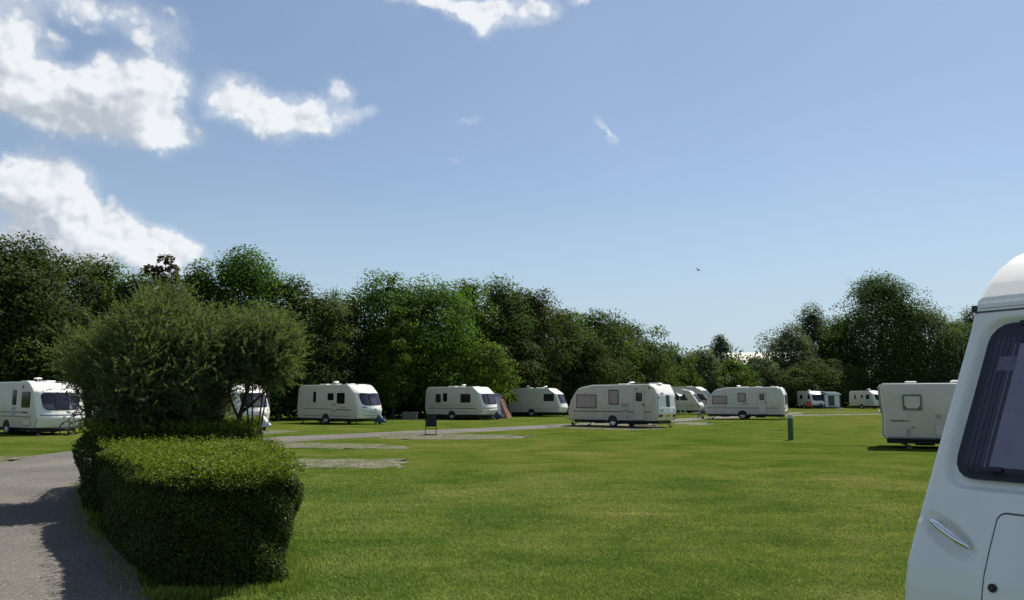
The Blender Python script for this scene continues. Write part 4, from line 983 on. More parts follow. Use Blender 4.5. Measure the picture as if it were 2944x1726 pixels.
# 8: caravan with spoked wheels
p = gpt(2135, 1206.4); hd = rad(180 - 25)
C6 = [(-3.0, .40, .10), (2.75, .40, .10), (2.95, .80, .25), (2.65, 1.55, .5), (2.1, 2.28, .7), (1.1, 2.46, 1.2), (-2.85, 2.48, .38), (-3.08, 1.9, .4), (-3.12, .8, .2)]
v = nearside('white caravan with five hole wheel and pink blinds, right of the motorhomes', p, hd, C6, bulge=.22, rear_bulge=.06, side='grey_side')
v.window(LEFT, 1.72, 1.50, 1.16, .66, fill='curtain_pink', pane='glass_clear', r=.05, fr=.055); v.window(LEFT, .02, 1.70, .62, .70, fill='curtain_pink', pane='glass_clear', r=.06, fr=.06); v.door(LEFT, -1.5, .44, 2.10, .62, 'grey_side')
v.stripe(LEFT, -2.7, 2.7, .88, .045, 'stripe_green'); v.stripe(LEFT, 1.25, 2.2, 1.03, .02, 'stripe_grey'); v.stripe(LEFT, -2.6, -2.2, .98, .02, 'stripe_grey'); v.stripe(LEFT, -2.8, 2.1, 2.0, .014, 'vent')
v.slab('vent', 'vent', roundrect(-.25, 1.2, .42, .16, .02), LEFT, .012); v.slab('locker_lid', 'grey_side', roundrect(.9, .66, .5, .3, .03), LEFT, .009)
v.front_window(.8, 1.12, 1.9, tl=-.02, r=.12); v.patch('rear_window', 'rubber', -.6, .6, 1.18, 1.9, .08, .012, False); v.patch('rear_shelf', 'white', -.95, .95, .58, .68, .04, .12, False)
for sd in (-1, 1): v.patch('tail_lamp', 'red_lens', sd * .78 - .12, sd * .78 + .12, .74, .86, .03, .03, False)
v.wheel(LEFT, 0, .32, 'rim', 5); v.wheel(RIGHT, 0, .32, 'rim', 5); v.rails(); v.chassis(.9, None); v.steadies(); v.roof_light(.1, .95); v.roof_light(-1.1, .55); v.roof_light(-2.3, .6); v.aerial(.35, .4, .17, .17)
van8 = v

# 9/10: two vehicles between the cream and the white caravans
d = 84.0; x0 = (1938 - 1472) / FPX * d
v = Van('wedge fronted caravan with a slanted dark side window behind the cream one', (x0, d + 1), rad(-20), [(-2.3, .42, .1), (2.55, .42, .1), (2.75, .8, .25), (1.75, 2.28, .3), (.9, 2.48, .5), (-2.2, 2.46, .3), (-2.4, 1.0, .3)], bulge=.3, side='cream')
v.slab('window', 'rubber', [(.05, 1.38), (1.62, 1.38), (1.22, 2.0), (.05, 2.0)], RIGHT, .015); v.front_window(.85, 1.2, 2.0, pane='glass_green', curtains=((-.3, .2, 1.25, 1.5, 'curtain'),), r=.1); v.stripe(RIGHT, -2.2, 2.2, 1.02, .06, 'vent'); v.stripe(RIGHT, -2.2, 2.3, .84, .05, 'stripe_grey')
v.wheel(RIGHT); v.wheel(LEFT); v.rails('vent'); v.chassis(1.0); v.steadies(); v.aerial(-.6, 0, .2, .22); v.roof_light(-.4, .7, 0, .2)
d = 92.0; x0 = (1985 - 1472) / FPX * d
v = Van('white motorhome with a big raked green tinted windscreen', (x0, d + 1), rad(-28), [(-3.4, .40, .1), (2.7, .40, .12), (2.92, .85, .3), (2.45, 1.45, .2), (1.55, 2.45, .3), (1.0, 2.78, .5), (-3.4, 2.76, .25), (-3.5, 1.0, .3)], W=2.25, bulge=.22, cat='motorhome', name='motorhome', side='grey_side', group=None)
v.front_window(.98, 1.42, 2.4, pane='glass_green', fill='inside', r=.14, split=()); v.slab('cab_window', 'rubber', [(1.1, 1.35), (2.2, 1.35), (1.7, 2.0), (1.1, 2.0)], RIGHT, .015); v.patch('grille', 'dark', -.5, .5, .80, 1.02, .05, .02)
for sd in (-1, 1): v.patch('headlight', 'chrome', sd * .8 - .16, sd * .8 + .16, .82, 1.0, .05, .03)
v.patch('bumper', 'white', -1.05, 1.05, .42, .66, .05, .06); v.window(RIGHT, -1, 1.7, .9, .6); v.wheel(RIGHT, 1.7, .33); v.wheel(LEFT, 1.7, .33); v.wheel(RIGHT, -2.0, .33); v.wheel(LEFT, -2.0, .33); v.rails('vent'); v.roof_light(0, .6)
MB().box((0, 0, .34), (5.2, 1.5, .14)).build('chassis', M['dark'], v.e)

# 11/12: far caravans
d = 120.5; x0 = (2324 - 1472) / FPX * d
v = Van('far white caravan facing out with a pale awning joined on its right', (x0 + 1.1, d + 2.7), rad(-85), angular(2.5, 2.4, 2.45, .45, x_brow=-.9), bulge=.35, side='grey_side')
v.front_window(.9, 1.12, 1.95, r=.3, tl=.06); v.window(RIGHT, 1.55, 1.65, .6, .62); v.window(RIGHT, -.9, 1.65, .8, .62); v.stripe(RIGHT, -2.2, 2.2, 1.0, .06, 'vent'); v.wheel(RIGHT); v.wheel(LEFT); v.chassis(.8, 'blue_cover'); v.steadies(); v.rails('vent'); v.roof_light(.8, .9); v.aerial(1.2, -.8, .2, .2)
van11 = v
d = 118.5; x0 = (2500 - 1472) / FPX * d
v = Van('far white caravan partly cut off by the grey side of the near right caravan', (x0 + 1.0 - .45, d + 2.6), rad(-74), swift(2.6, 2.7), bulge=.45, side='grey_side')
swift_front(v, ()); v.window(RIGHT, 1.3, 1.65, .75, .65); v.window(RIGHT, .1, 1.72, .5, .45); v.window(RIGHT, -1.35, 1.66, .3, .66); v.stripe(RIGHT, .6, 2.2, 1.1, .06, 'stripe_grey', dz=-.12); v.wheel(RIGHT); v.wheel(LEFT); v.chassis(.8); v.steadies(); v.rails('vent'); v.roof_light(1.0, .7); v.aerial(.3, 0, .3, .22)

# 13: grey-sided caravan at the right, rear end to the left
pl = at_depth(2545, 1272, 30.2)
hd = rad(-22.5)          # nose to the right, offside towards us
C7 = [(-2.55, .34, .16), (2.55, .34, .12), (2.8, .8, .2), (2.3, 1.9, .3), (1.8, 2.26, .5), (-2.50, 2.26, .10), (-2.62, 2.1, .06), (-2.52, 1.1, .3)]
cx, cy = pl.x + 2.5 * math.cos(hd) + 1.1 * math.sin(-hd), pl.y + 2.5 * math.sin(hd) + 1.1 * math.cos(hd)
v = Van('grey sided caravan with one square hatch window, cut off by the nearest caravan', (cx, cy), hd, C7, W=2.2, bulge=.25, rear_bulge=.05, side='side')
f = v.slab('window', 'vent', roundrect(-1.58, 1.60, .66, .60, .09), RIGHT, .02); v.slab('frame', 'stripe_grey', roundrect(-1.58, 1.60, .58, .51, .06), RIGHT, .026, f); v.slab('pane', 'side', roundrect(-1.58, 1.60, .49, .42, .04), RIGHT, .034, f)
for dx in (-.22, .22): v.slab('catch', 'rubber', roundrect(-1.58 + dx, 1.42, .035, .10, .01), RIGHT, .045, f)
v.script(RIGHT, -2.28, .96, .60, .075, 'rubber', 9); v.script(RIGHT, -2.27, .965, .40, .07, 'rubber', 19); v.stripe(RIGHT, -1.66, -1.52, .74, .025, 'rubber', 'latch'); v.slab('socket_cover', 'vent', roundrect(-.78, 1.13, .12, .14, .03), RIGHT, .02)
v.slab('locker', 'vent', roundrect(-.72, .66, .36, .42, .04), RIGHT, .004); v.slab('locker_lid', 'side', roundrect(-.72, .66, .32, .38, .04), RIGHT, .010); v.slab('cassette_flap', 'vent', roundrect(-1.74, .56, .14, .26, .03), RIGHT, .006)
v.window(RIGHT, .9, 1.6, .9, .6); v.stripe(RIGHT, -2.4, 2.5, .38, .03, 'stripe_blue'); v.rails(); v.chassis(1.0); v.wheel(RIGHT, .35, .31); v.wheel(LEFT, .35, .31)
for sd in (-1, 1):
    y = sd * .78; MB().tube([(-2.3, y, .34), (-1.72, y, .05)], .03, 6).tube([(-1.62, y, .33), (-2.02, y, .17)], .022, 6).box((-1.72, y, .02), (.18, .16, .04)).build('corner_steady', M['steel'], v.e)
v.steadies(True, False); v.roof_light(-1.55, .42, 0, .10); v.roof_light(-.05, .46, 0, .13); v.patch('rear_window', 'rubber', -.6, .6, 1.2, 1.85, .08, .012, False); v.patch('high_lamp', 'red_lens', -1.02, -.8, 2.0, 2.12, .02, .03, False)
# a caravan out of sight beyond it throws the shadow on the grass to its left is not built: nothing of it shows

# ---- nearest caravan (right edge)
def sd_rr(y, z, y0, y1, z0, z1, r):
    qx = abs(y - (y0 + y1) / 2) - (y1 - y0) / 2 + r; qz = abs(z - (z0 + z1) / 2) - (z1 - z0) / 2 + r
    return math.hypot(max(qx, 0), max(qz, 0)) + min(max(qx, qz), 0) - r
def relief(y, z):
    if z > 2.45: return 0
    s_ = sd_rr(y, z, -1.1 + .085, 1.1 - .085, 1.325, 2.29, .15)
    d = -.045 * (1 - smooth(-.034, .010, s_))
    for sg in (-1, 1):                              # scoops behind the grab handles
        yy = sg * y; t = ((yy + 1.1) - .10) / .25; cz = 1.15 - .115 * t; a = (t - .5) / .72; b = (z - cz + .008) / .072
        d -= .048 * max(0, 1 - a * a - b * b) ** .7
    # faint swage running off the handle towards the lid
    return d
xG = 2.40
sil = [(-.523, 2.749), (-.392, 2.705), (-.257, 2.630), (-.121, 2.518), (-.029, 2.422), (0, 2.373), (.058, 2.232), (.163, 2.033), (.278, 1.816), (.392, 1.605), (.5, 1.398), (.605, 1.199), (.685, 1.048), (.745, .921), (.773, .816), (.784, .715)]
fr = [(xG + a, z, .0) for a, z in sil]
NC = [(-2.5, .42, .12), (xG + .60, .42, .10), (xG + .765, .58, .08)] + fr[::-1] + [(xG - .70, 2.775, .2), (xG - 1.2, 2.79, .3), (-2.4, 2.76, .45), (-2.65, 1.1, .4)]
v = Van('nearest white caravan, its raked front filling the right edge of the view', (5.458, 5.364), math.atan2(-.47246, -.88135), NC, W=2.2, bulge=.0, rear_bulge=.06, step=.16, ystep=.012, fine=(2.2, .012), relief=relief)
v.fm = lambda x: 0.0
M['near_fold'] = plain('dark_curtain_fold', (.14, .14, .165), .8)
M['near_blind'] = plain('lilac_grey_blind', (.74, .68, .74), .8, noise=.12, nscale=5)
f = v.patch('front_window', 'rubber', -1.1 + .143, 1.1 - .143, 1.374, 2.248, .115, .020, nu=40, nv=20)
v.patch('interior', 'inside', -1.1 + .185, 1.1 - .185, 1.42, 2.215, .09, .0225, parent=f, nu=30, nv=14)
v.patch('blind', 'near_blind', -1.1 + .30, 1.1 - .30, 1.44, 2.12, .01, .0245, parent=f, nu=30, nv=14)
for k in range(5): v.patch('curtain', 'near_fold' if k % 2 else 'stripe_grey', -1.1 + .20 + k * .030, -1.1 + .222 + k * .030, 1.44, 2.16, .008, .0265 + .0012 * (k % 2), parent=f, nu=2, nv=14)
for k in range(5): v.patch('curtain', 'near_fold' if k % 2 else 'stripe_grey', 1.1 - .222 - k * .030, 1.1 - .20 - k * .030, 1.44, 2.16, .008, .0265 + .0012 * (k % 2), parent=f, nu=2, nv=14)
v.patch('sticker', 'curtain', -1.1 + .245, -1.1 + .345, 1.965, 2.045, .006, .029, parent=f, nu=3)
M['near_pane'] = glass_mat('near_front_pane', (.045, .042, .062), .62, .05, (.86, .84, .92))
v.patch('pane', 'near_pane', -1.1 + .178, 1.1 - .178, 1.412, 2.222, .09, .036, parent=f, nu=40, nv=20, back=.030)
for ya in (.345, 1.0, 1.55): v.patch('latch', 'rubber', -1.1 + ya, -1.1 + ya + .085, 1.415, 1.440, .010, .050, parent=f, nu=4); 
v.patch('hinge', 'rubber', -.78, .78, 2.226, 2.250, .008, .046, parent=f, nu=30)
# gutter rail across the front with its black end cap
gz = 2.36; xg = v.fx(0, gz)
def railp(z0, z1, off, mat, nm, inset=0.0): return v.patch(nm, mat, -1.1 + .012 + inset, 1.1 - .012 - inset, z0, z1, .006, off, nu=30, nv=2)
railp(2.353, 2.380, .012, 'white', 'gutter_rail', .035); railp(2.336, 2.3515, .006, 'white', 'gutter_lip', .03); railp(2.326, 2.335, .003, 'seam', 'gutter_seam', .02)
for sd in (-1, 1):
    MB().box((v.fx(0, 2.352) + .002, sd * 1.078, 2.354), (.020, .026, .042)).build('rail_end_cap', M['rubber'], v.e)
    a, b = (sd * (-1.1 + .099), 1.146), (sd * (-1.1 + .349), 1.039)
    pts = []
    for k in range(13):
        t = k / 12; y = a[0] + (b[0] - a[0]) * t; z = a[1] + (b[1] - a[1]) * t; hgt = .038 * min(1, math.sin(PI * min(max(t, .0), 1)) * 1.6) + .004
        base = float(np.interp(z, v.zf, v.xf)) - .012
        pts.append((base + hgt * .9, y, z + hgt * .42 - .004 * math.sin(PI * t)))
    h_ = MB().tube(pts, [.015, .018, .020] + [.0205] * 7 + [.020, .018, .015], 12).build('grab_handle', M['chrome'], v.e)
# gas locker lid
lid = v.patch('gas_locker', 'seam', -1.1 + .462, 1.1 - .462, .46, 1.232, .045, .002, nu=30, nv=16)
v.patch('lid', 'white', -1.1 + .474, 1.1 - .474, .45, 1.222, .040, .010, parent=lid, nu=30, nv=16)
for sd in (-1, 1):
    y = sd * (1.1 - .524); MB().lathe([(.001, .02), (.012, .021), (.013, .016), (.021, .016), (.022, -.005)], (0, 0, 0), 'z', 20).build('lock', M['rubber'], lid)
    lk = bpy.data.objects[[o.name for o in lid.children if o.name.startswith('lock')][-1]]; lk.location = (v.fx(y, .877) + .006, y, .877); lk.rotation_euler = (0, rad(82), 0)
    kh = MB().box((0, 0, .022), (.003, .010, .002)).build('keyhole', M['steel'], lid); kh.location = lk.location; kh.rotation_euler = lk.rotation_euler
v.window(RIGHT, 1.3, 1.8, .9, .7); v.window(RIGHT, -.9, 1.8, .9, .7); v.window(LEFT, 1.3, 1.8, .9, .7); v.door(LEFT, -.6, .5, 2.3, .65); v.wheel(RIGHT); v.wheel(LEFT); v.stripe(RIGHT, -2.4, 2.7, 1.0, .05); v.stripe(LEFT, -2.4, 2.7, 1.0, .05)
v.chassis(1.0); v.steadies(); v.roof_light(-.2, .7); v.roof_light(1.0, .5); v.aerial(-1.2)
# ------------------------------------------------------------------ awnings, tents, small things
def cloth(name, quads, mat, parent=None, t=.012):
    mb = MB()
    for q in quads:
        q = [Vector(p) for p in q]; n = (q[1] - q[0]).cross(q[2] - q[0]).normalized() * t; k = len(q)
        V = [p for p in q] + [p + n for p in q]; mb.add(V, [tuple(range(k)), tuple(range(2 * k - 1, k - 1, -1))] + [(i, (i + 1) % k, (i + 1) % k + k, i + k) for i in range(k)])
    return mb.build(name, M[mat], parent, False)
M['aw_orange'] = plain('faded_orange_canvas', (.24, .11, .07), .8, noise=.25, nscale=5, bump=.3, bscale=6)
M['aw_blue'] = plain('slate_blue_canvas', (.13, .15, .22), .75, noise=.25, nscale=4, bump=.3, bscale=6)
M['aw_pale'] = plain('pale_blue_canvas', (.42, .47, .55), .7, noise=.15, nscale=4)
M['aw_white'] = plain('off_white_canvas', (.74, .75, .70), .7, noise=.08, nscale=4)
M['aw_win'] = plain('smoky_window_film', (.035, .045, .06), .2)
M['aw_navy'] = plain('navy_canvas', (.02, .03, .07), .8)
# orange and slate awning on the far side of the fourth caravan (caravan-local frame, far side = +y)
aw = empty('awning', van4.e.location, van4.e.rotation_euler.z); tag(aw, 'faded orange and slate blue awning with a striped roof edge', 'awning')
y0, y1 = 1.12, 3.0; xf, xr = 1.95, -1.7
cloth('roof', [((xf - .35, y0, 2.35), (xr, y0, 2.35), (xr, y1, 1.78), (xf + .1, y1, 1.82))], 'aw_pale', aw, .02)
cloth('roof_stripe', [((xf - .1, y0 + .2, 2.20), (xf - .1, y0 + .2, 2.10), (xf + .14, y1, 1.70), (xf + .14, y1, 1.78))], 'aw_pale', aw)
cloth('roof_band', [((xf - .1, y0 + .1, 2.08), (xf - .1, y0 + .1, 1.92), (xf + .14, y1, 1.55), (xf + .14, y1, 1.69))], 'aw_orange', aw)
cloth('end_wall', [((xf - .1, y0, 1.95), (xf + .25, y0, .1), (xf + .62, y0 + 1.2, .06), (xf + .14, y0 + 1.3, 1.78))], 'aw_blue', aw)
cloth('end_wall', [((xf + .14, y0 + 1.3, 1.78), (xf + .62, y0 + 1.2, .06), (xf + .85, y1 - .45, .04), (xf + .15, y1 - .35, 1.58))], 'aw_orange', aw)
cloth('corner_panel', [((xf + .15, y1 - .35, 1.58), (xf + .85, y1 - .45, .04), (xf + .98, y1 + .05, .04), (xf + .16, y1, 1.56))], 'aw_orange', aw)
cloth('front_wall', [((xf + .14, y1, 1.7), (xf + .3, y1 + .1, .03), (xr, y1 + .1, .03), (xr, y1, 1.7))], 'aw_orange', aw)
MB().tube([(xf + .17, y1 - .02, 1.85), (xf + .92, y1 + .02, .0)], .03, 6).tube([(xf - .3, y0, 2.36), (xf + .16, y1, 1.84)], .025, 6).build('frame_pole', M['bark'], aw)
# blue and white tent by the left caravan
q = at_depth(268, 1200, 43.5)
tb = empty('tent', (q.x, q.y, 0), rad(-24)); tag(tb, 'blue and white striped tent side glimpsed left of the bush', 'tent')
cloth('wall', [((0, 0, 1.9), (.35, -.5, .1), (1.4, -.5, .05), (1.0, 0, 1.5))], 'aw_navy', tb)
for k in range(4): cloth('stripe', [((.06 + k * .22, -.03, 1.86 - k * .09), (.42 + k * .22, -.54, .12), (.52 + k * .22, -.54, .11), (.13 + k * .22, -.03, 1.82 - k * .09))], 'aw_pale', tb)
cloth('roof', [((0, 0, 1.92), (1.05, 0, 1.52), (1.3, 1.8, 1.5), (.1, 1.8, 1.95))], 'aw_navy', tb)
# pale awning of the far caravan
q = at_depth(2367, 1170, 121.0)
af = empty('awning', (q.x + .1, 120.6, 0), rad(-3)); tag(af, 'small off white awning with smoky windows beside the far caravan', 'awning')
cloth('roof', [((-.35, 0, 2.42), (-.3, 2.6, 2.42), (2.0, 2.6, 2.35), (1.55, 0, 2.38)), ((1.55, 0, 2.38), (2.0, 2.6, 2.35), (2.5, 2.2, 2.0), (2.35, -.25, 1.98)), ((-.35, 0, 2.42), (1.55, 0, 2.38), (2.35, -.25, 1.98), (.4, -.25, 1.99))], 'aw_white', af, .03)
cloth('wall', [((0, 0, 2.0), (0, 0, .25), (2.0, 0, .25), (2.0, 0, 2.0)), ((2.0, 0, 2.0), (2.0, 0, .2), (2.1, 2.2, .2), (2.1, 2.2, 2.0))], 'aw_white', af, .03)
cloth('window', [((.42, -.035, 1.85), (.5, -.035, .42), (1.35, -.035, .42), (1.3, -.035, 1.85))], 'aw_win', af, .02)
cloth('side_panel', [((-.28, -.01, 2.0), (-.2, -.01, .2), (-.02, -.01, .2), (-.05, -.01, 2.0))], 'aw_navy', af, .03)
cloth('side_panel', [((2.1, .0, 1.9), (2.12, .0, .2), (2.4, .3, .2), (2.3, .3, 1.9))], 'aw_navy', af, .03)
cloth('skirt', [((0, -.012, .35), (0, -.012, .24), (2.0, -.012, .24), (2.0, -.012, .35))], 'aw_pale', af, .03)
MB().tube([(-.2, 0, 2.4), (-.2, -.02, 0)], .03, 6).tube([(2.0, 0, 2.3), (2.02, -.02, 0)], .03, 6).build('frame_pole', M['grey_paint'], af)

# folding chair seen from behind
c0 = on_ground(1237, 1252); ch = empty('folding_chair', (c0.x, c0.y + .25, 0), rad(8)); tag(ch, 'empty black folding camp chair standing alone on gravel', 'chair')
fr_ = MB()
for sx in (-1, 1):
    x = sx * .25
    fr_.tube([(x, -.16, .01), (x * 1.0, -.06, .45), (x, -.14, .92)], .012, 6)               # back upright
    fr_.tube([(x, .34, .01), (x, .10, .36), (x, -.10, .62), (x * 1.04, .05, .66), (x * 1.04, .30, .64)], .012, 6)
    fr_.tube([(x, -.16, .015), (x, .34, .015)], .011, 6)
fr_.tube([(-.25, -.16, .02), (.25, -.16, .02)], .012, 6).tube([(-.25, -.14, .92), (.25, -.14, .92)], .012, 6).tube([(-.25, .34, .02), (.25, .34, .02)], .012, 6).tube([(-.25, -.09, .30), (.25, -.09, .30)], .010, 6)
fr_.build('frame', M['black_metal'], ch)
for sx in (-1, 1): MB().box((sx * .27, .12, .665), (.045, .34, .025)).build('armrest', M['rubber'], ch)
bk = MB(); V = []
for i in range(7):
    z = .40 + .52 * i / 6; yb = -.075 - .07 * (i / 6)
    for k in range(7): x = -.235 + .47 * k / 6; V.append((x, yb - .02 * math.cos(x * 6) - .008, z))
F = [(i * 7 + k, i * 7 + k + 1, (i + 1) * 7 + k + 1, (i + 1) * 7 + k) for i in range(6) for k in range(6)]
V2 = V + [(a, b + .012, c) for a, b, c in V]; F2 = F + [tuple(x + 49 for x in f)[::-1] for f in F]
bk.add(V2, F2).build('backrest', M['navy_cloth'], ch)
MB().box((0, .13, .40), (.48, .42, .025)).build('seat', M['navy_cloth'], ch)

# green post with a pale cap
b0 = on_ground(2274, 1266); bo = empty('bollard', (b0.x, b0.y, 0)); tag(bo, 'round dark green post with a pale grey top, alone on the lawn', 'bollard')
MB().lathe([(.112, 0), (.112, .90)], (0, 0, 0), 'z', 24).build('post', M['green_paint'], bo)
MB().lathe([(.113, .90), (.113, 1.03), (.105, 1.045), (.001, 1.05)], (0, 0, 0), 'z', 24).build('cap', M['grey_paint'], bo)
MB().lathe([(.15, -.01), (.14, .012), (.11, .014)], (0, 0, 0), 'z', 20).build('foot', M['dark'], bo)

M['dull_box'] = plain('dull_grey_box', (.10, .105, .11), .6)
# grey box between the third and fourth caravan
q = on_ground(1178, 1207); bx_ = empty('storage_box', (q.x, q.y + .3, 0), rad(-10)); tag(bx_, 'low grey storage box in the shade between two white caravans', 'box')
MB().box((0, 0, .25), (1.12, .55, .5)).build('box', M['dull_box'], bx_, False); MB().box((0, 0, .53), (1.18, .6, .06)).build('lid', M['dull_box'], bx_, False)
# waste water container near the lane
q = on_ground(679, 1250); wc = empty('water_container', (q.x, q.y, 0), rad(20)); tag(wc, 'dark water container with a pale domed lid beside the lane', 'water container')
MB().lathe([(.36, 0), (.40, .06), (.42, .34), (.40, .36)], (0, 0, 0), 'z', 20).build('tub', M['steel'], wc); MB().lathe([(.43, .36), (.43, .40), (.36, .50), (.2, .56), (.001, .57)], (0, 0, 0), 'z', 20).build('lid', M['roof_white'], wc)
MB().tube([(-.3, -.41, .1), (-.46, -.42, .2), (-.40, -.42, .32)], .02, 6).build('handle', M['steel'], wc)
# bicycle at the nose of the left caravan
def bicycle(loc, rz, label, scale=1.0):
    b = empty('bicycle', loc, rz); tag(b, label, 'bicycle'); b.scale = (scale,) * 3
    for x in (-.52, .52):
        w = empty('wheel', (x, 0, .33)); w.parent = b; MB().lathe([(.30, -.016), (.33, -.016), (.335, 0), (.33, .016), (.30, .016)], (0, 0, 0), 'y', 24, True).build('tyre', M['tyre'], w)
        sp = MB()
        for k in range(8): sp.tube([(0, 0, 0), (.30 * math.cos(k * PI / 4), 0, .30 * math.sin(k * PI / 4))], .004, 4)
        sp.build('spokes', M['chrome'], w)
    MB().tube([(-.52, 0, .33), (-.12, 0, .30), (.40, 0, .80), (-.22, 0, .78), (-.12, 0, .30)], .02, 6).tube([(-.52, 0, .33), (-.22, 0, .78)], .014, 6).tube([(.52, 0, .33), (.38, 0, .95)], .018, 6).tube([(-.12, 0, .3), (-.25, 0, .92)], .016, 6).build('frame', M['steel'], b)
    MB().tube([(.30, -.27, 1.0), (.40, -.1, .96), (.40, .1, .96), (.30, .27, 1.0)], .014, 6).build('handlebar', M['black_metal'], b); MB().box((-.26, 0, .94), (.26, .13, .05), 0, .8).build('saddle', M['rubber'], b)
q = on_ground(226, 1252); bicycle((q.x, q.y, 0), rad(40), 'bicycle leaning in front of the left caravan nose')
q = on_ground(2014, 1203); bicycle((q.x, q.y + .4, 0), rad(70), 'bicycle standing by the nose of the right white caravan', 1.05)
# dark cover on the hitch there
q = on_ground(2005, 1203)
# tripod clothes airer / dish stand behind the cream caravan
q = at_depth(1955, 1195, 78); st = empty('dish_stand', (q.x, 78, 0)); tag(st, 'small dish on a pale tripod stand behind the cream caravan', 'satellite dish')
for k in range(3):
    a = k * 2.094 + .5; MB().tube([(0, 0, 1.5), (math.cos(a) * .85, math.sin(a) * .5, 0)], .03, 6).build('leg', M['grey_paint'], st)
MB().tube([(0, 0, 1.4), (0, 0, 2.0)], .03, 6).build('mast', M['grey_paint'], st)
MB().lathe([(.001, .0), (.2, .02), (.30, .07), (.31, .09), (.2, .04), (.001, .02)], (0, 0, 0), 'z', 20).build('dish', M['grey_paint'], st)
dsh = [o for o in st.children if o.name.startswith('dish')][0]; dsh.location = (-.05, -.05, 2.0); dsh.rotation_euler = (rad(55), 0, rad(20))
# lamp post beyond the far caravan
q = at_depth(2351, 1150, 128); lp = empty('street_lamp', (q.x, 128, 0)); tag(lp, 'slim grey lamp post with a short arm behind the far caravan', 'street lamp')
MB().tube([(0, 0, 0), (0, 0, 3.2), (0, 0, 3.35)], .06, 8).build('post', M['grey_paint'], lp); MB().tube([(0, 0, 3.33), (-.35, 0, 3.38)], .035, 6).build('arm', M['grey_paint'], lp); MB().box((-.5, 0, 3.38), (.45, .2, .09), 0, .8).build('lamp_head', M['grey_paint'], lp)
# red and white bits in front of the far caravans
M['red'] = plain('red_fabric', (.35, .05, .035), .7)
q = on_ground(2328, 1177.5); rc = empty('camp_chair', (q.x, q.y, 0)); tag(rc, 'bright red folding chair in front of the far caravan', 'chair')
MB().box((0, .1, .45), (.6, .5, .08)).build('seat', M['red'], rc, False); MB().box((0, .36, .75), (.62, .07, .6)).build('backrest', M['red'], rc, False)
for sx in (-1, 1):
    MB().tube([(sx * .28, -.2, 0), (sx * .28, .34, .9)], .02, 6).tube([(sx * .28, .36, 0), (sx * .28, -.12, .45)], .02, 6).build('leg', M['red'], rc)
q = on_ground(2417, 1178.5); pk = empty('step', (q.x, q.y, 0)); tag(pk, 'small white plastic step on the grass right of the far awning', 'step')
MB().box((0, 0, .2), (.62, .4, .06)).build('tread', M['rim_white'], pk, False)
for sx in (-1, 1): MB().box((sx * .27, 0, .085), (.06, .38, .17)).build('leg', M['rim_white'], pk, False)
q = on_ground(2529, 1186); ms = empty('marker', (q.x, q.y, 0)); tag(ms, 'small pale marker stone at the path end by the grey sided caravan', 'marker stone')
MB().lathe([(.20, -.02), (.21, .1), (.15, .22), (.001, .26)], (0, 0, 0), 'z', 9).build('stone', M['rim_white'], ms)
# step and awning boards under the cream caravan
q = on_ground(1850, 1225); bd = empty('board_stack', (q.x, q.y, 0), rad(-28)); tag(bd, 'pale folded boards lying under the cream caravan', 'boards')
MB().box((0, 0, .03), (1.5, .34, .04), .05).build('board', M['vent'], bd, False); MB().box((.1, .05, .09), (1.3, .28, .04), -.08).build('board', M['grey_paint'], bd, False)
# far barn roof showing over the trees
bn = empty('barn', (0, 0, 0)); L_ = at_depth(2120, 1016, 190); R_ = at_depth(2222, 1005, 190)
bn.rotation_euler = (0, 0, rad(66)); bn.location = ((L_.x + R_.x) / 2 + 6, 195, 0); tag(bn, 'far pale barn whose curved roof shows over the low trees', 'barn')
M['barn_roof'] = plain('pale_sheet_roof', (.62, .57, .47), .6, noise=.08, nscale=.4); M['barn_wall'] = plain('barn_wall', (.35, .33, .28), .8)
hw_ = 9.5; n_ = 14; V = []; eave = 8.6; rise = 3.0
for y in (-6, 14):
    for k in range(n_ + 1): t = -1 + 2 * k / n_; V.append((t * hw_, y, eave + rise * (1 - t * t)))
MB().add(V, [(k, k + 1, n_ + 2 + k, n_ + 1 + k) for k in range(n_)]).add([(a, b, c + .12) for a, b, c in V], [(k, k + 1, n_ + 2 + k, n_ + 1 + k) for k in range(n_)]).build('roof', M['barn_roof'], bn)
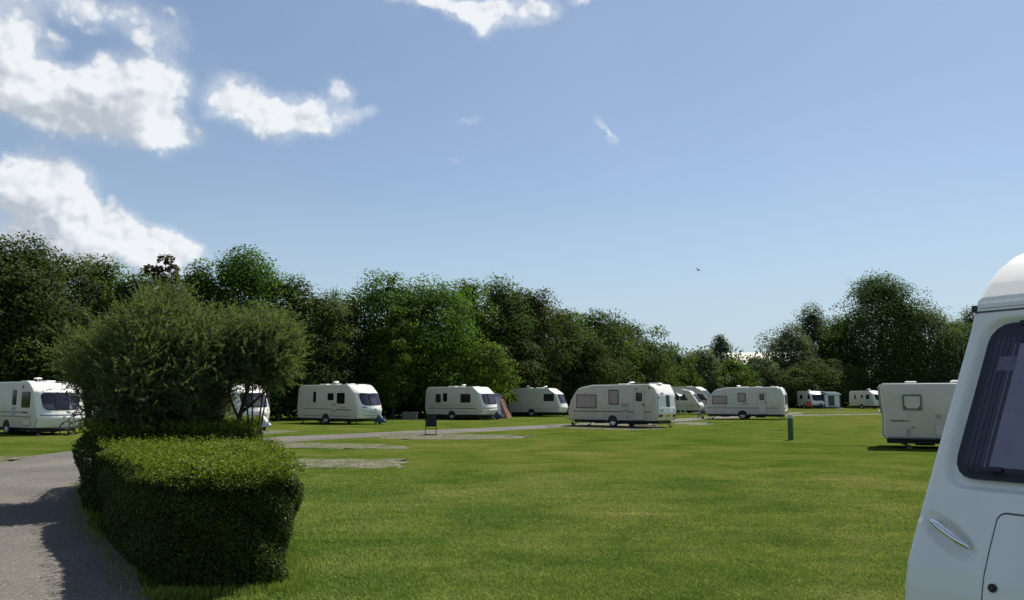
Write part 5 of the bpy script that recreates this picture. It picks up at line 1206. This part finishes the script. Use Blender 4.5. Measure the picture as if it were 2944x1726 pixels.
MB().add([(-hw_ + .2, -5.8, 0), (hw_ - .2, -5.8, 0)] + [(-hw_ * (1 - 2 * k / n_) * -1 * .98, -5.8, eave + rise * (1 - (-1 + 2 * k / n_) ** 2) - .1) for k in range(n_, -1, -1)], [tuple(range(n_ + 3))[:]]).box((0, 4, eave / 2), (hw_ * 2 - .6, 19.4, eave)).build('wall', M['barn_wall'], bn, False)
# bird
B_ = at_depth(2008, 777, 60); bd_ = MB()
bd_.add([(-.28, 0, .10), (-.1, .06, .02), (0, .10, 0), (.1, .06, .02), (.28, 0, .10), (.1, -.05, .0), (0, -.18, -.02), (-.1, -.05, 0), (0, .02, .05), (0, .0, -.05)],
        [(0, 1, 8, 7), (1, 2, 8), (2, 3, 8), (3, 4, 5, 8), (5, 6, 8), (6, 7, 8), (0, 7, 9, 1), (1, 9, 2), (2, 9, 3), (3, 9, 5, 4), (5, 9, 6), (6, 9, 7)])
br_ = bd_.build('bird', M['rubber'], None, False); br_.location = B_; br_.rotation_euler = (0, .3, .8); tag(br_, 'tiny dark bird flying high above the far trees', 'bird')
# upright bare twigs on the skyline
tw = MB(); rt = random.Random(3); q = at_depth(815 * K, 745 * K, 70)
e = empty('twiggy_tree', (q.x, 70, 0)); tag(e, 'nearly bare twiggy tree top above the brownish tree', 'tree', TREES)
for k in range(16):
    x = rt.uniform(-.5, .5); h = rt.uniform(.5, 1.5); b = Vector((x * .4, rt.uniform(-.2, .2), q.z - 1.2)); tp_ = Vector((x * 1.3, 0, q.z + h))
    tw.tube([b, b.lerp(tp_, .5) + Vector((rt.uniform(-.1, .1), 0, 0)), tp_], [.03, .02, .008], 4, False)
tw.tube([(0, 0, -.05), (0, 0, q.z - 1.1)], [.12, .05], 6); tw.build('trunk', M['bark'], e)
rg = np.random.default_rng(9); n = 420; PP = np.stack([rg.normal(0, .45, n), rg.normal(0, .3, n), q.z + rg.uniform(-1.2, 1.2, n)], 1); Vv, Ff = leaves(PP, rg.normal(0, 1, (n, 3)), .14, .07, rg); np_mesh('crown', Vv, Ff, LM['grey'], e, rg.uniform(0, 1, n))
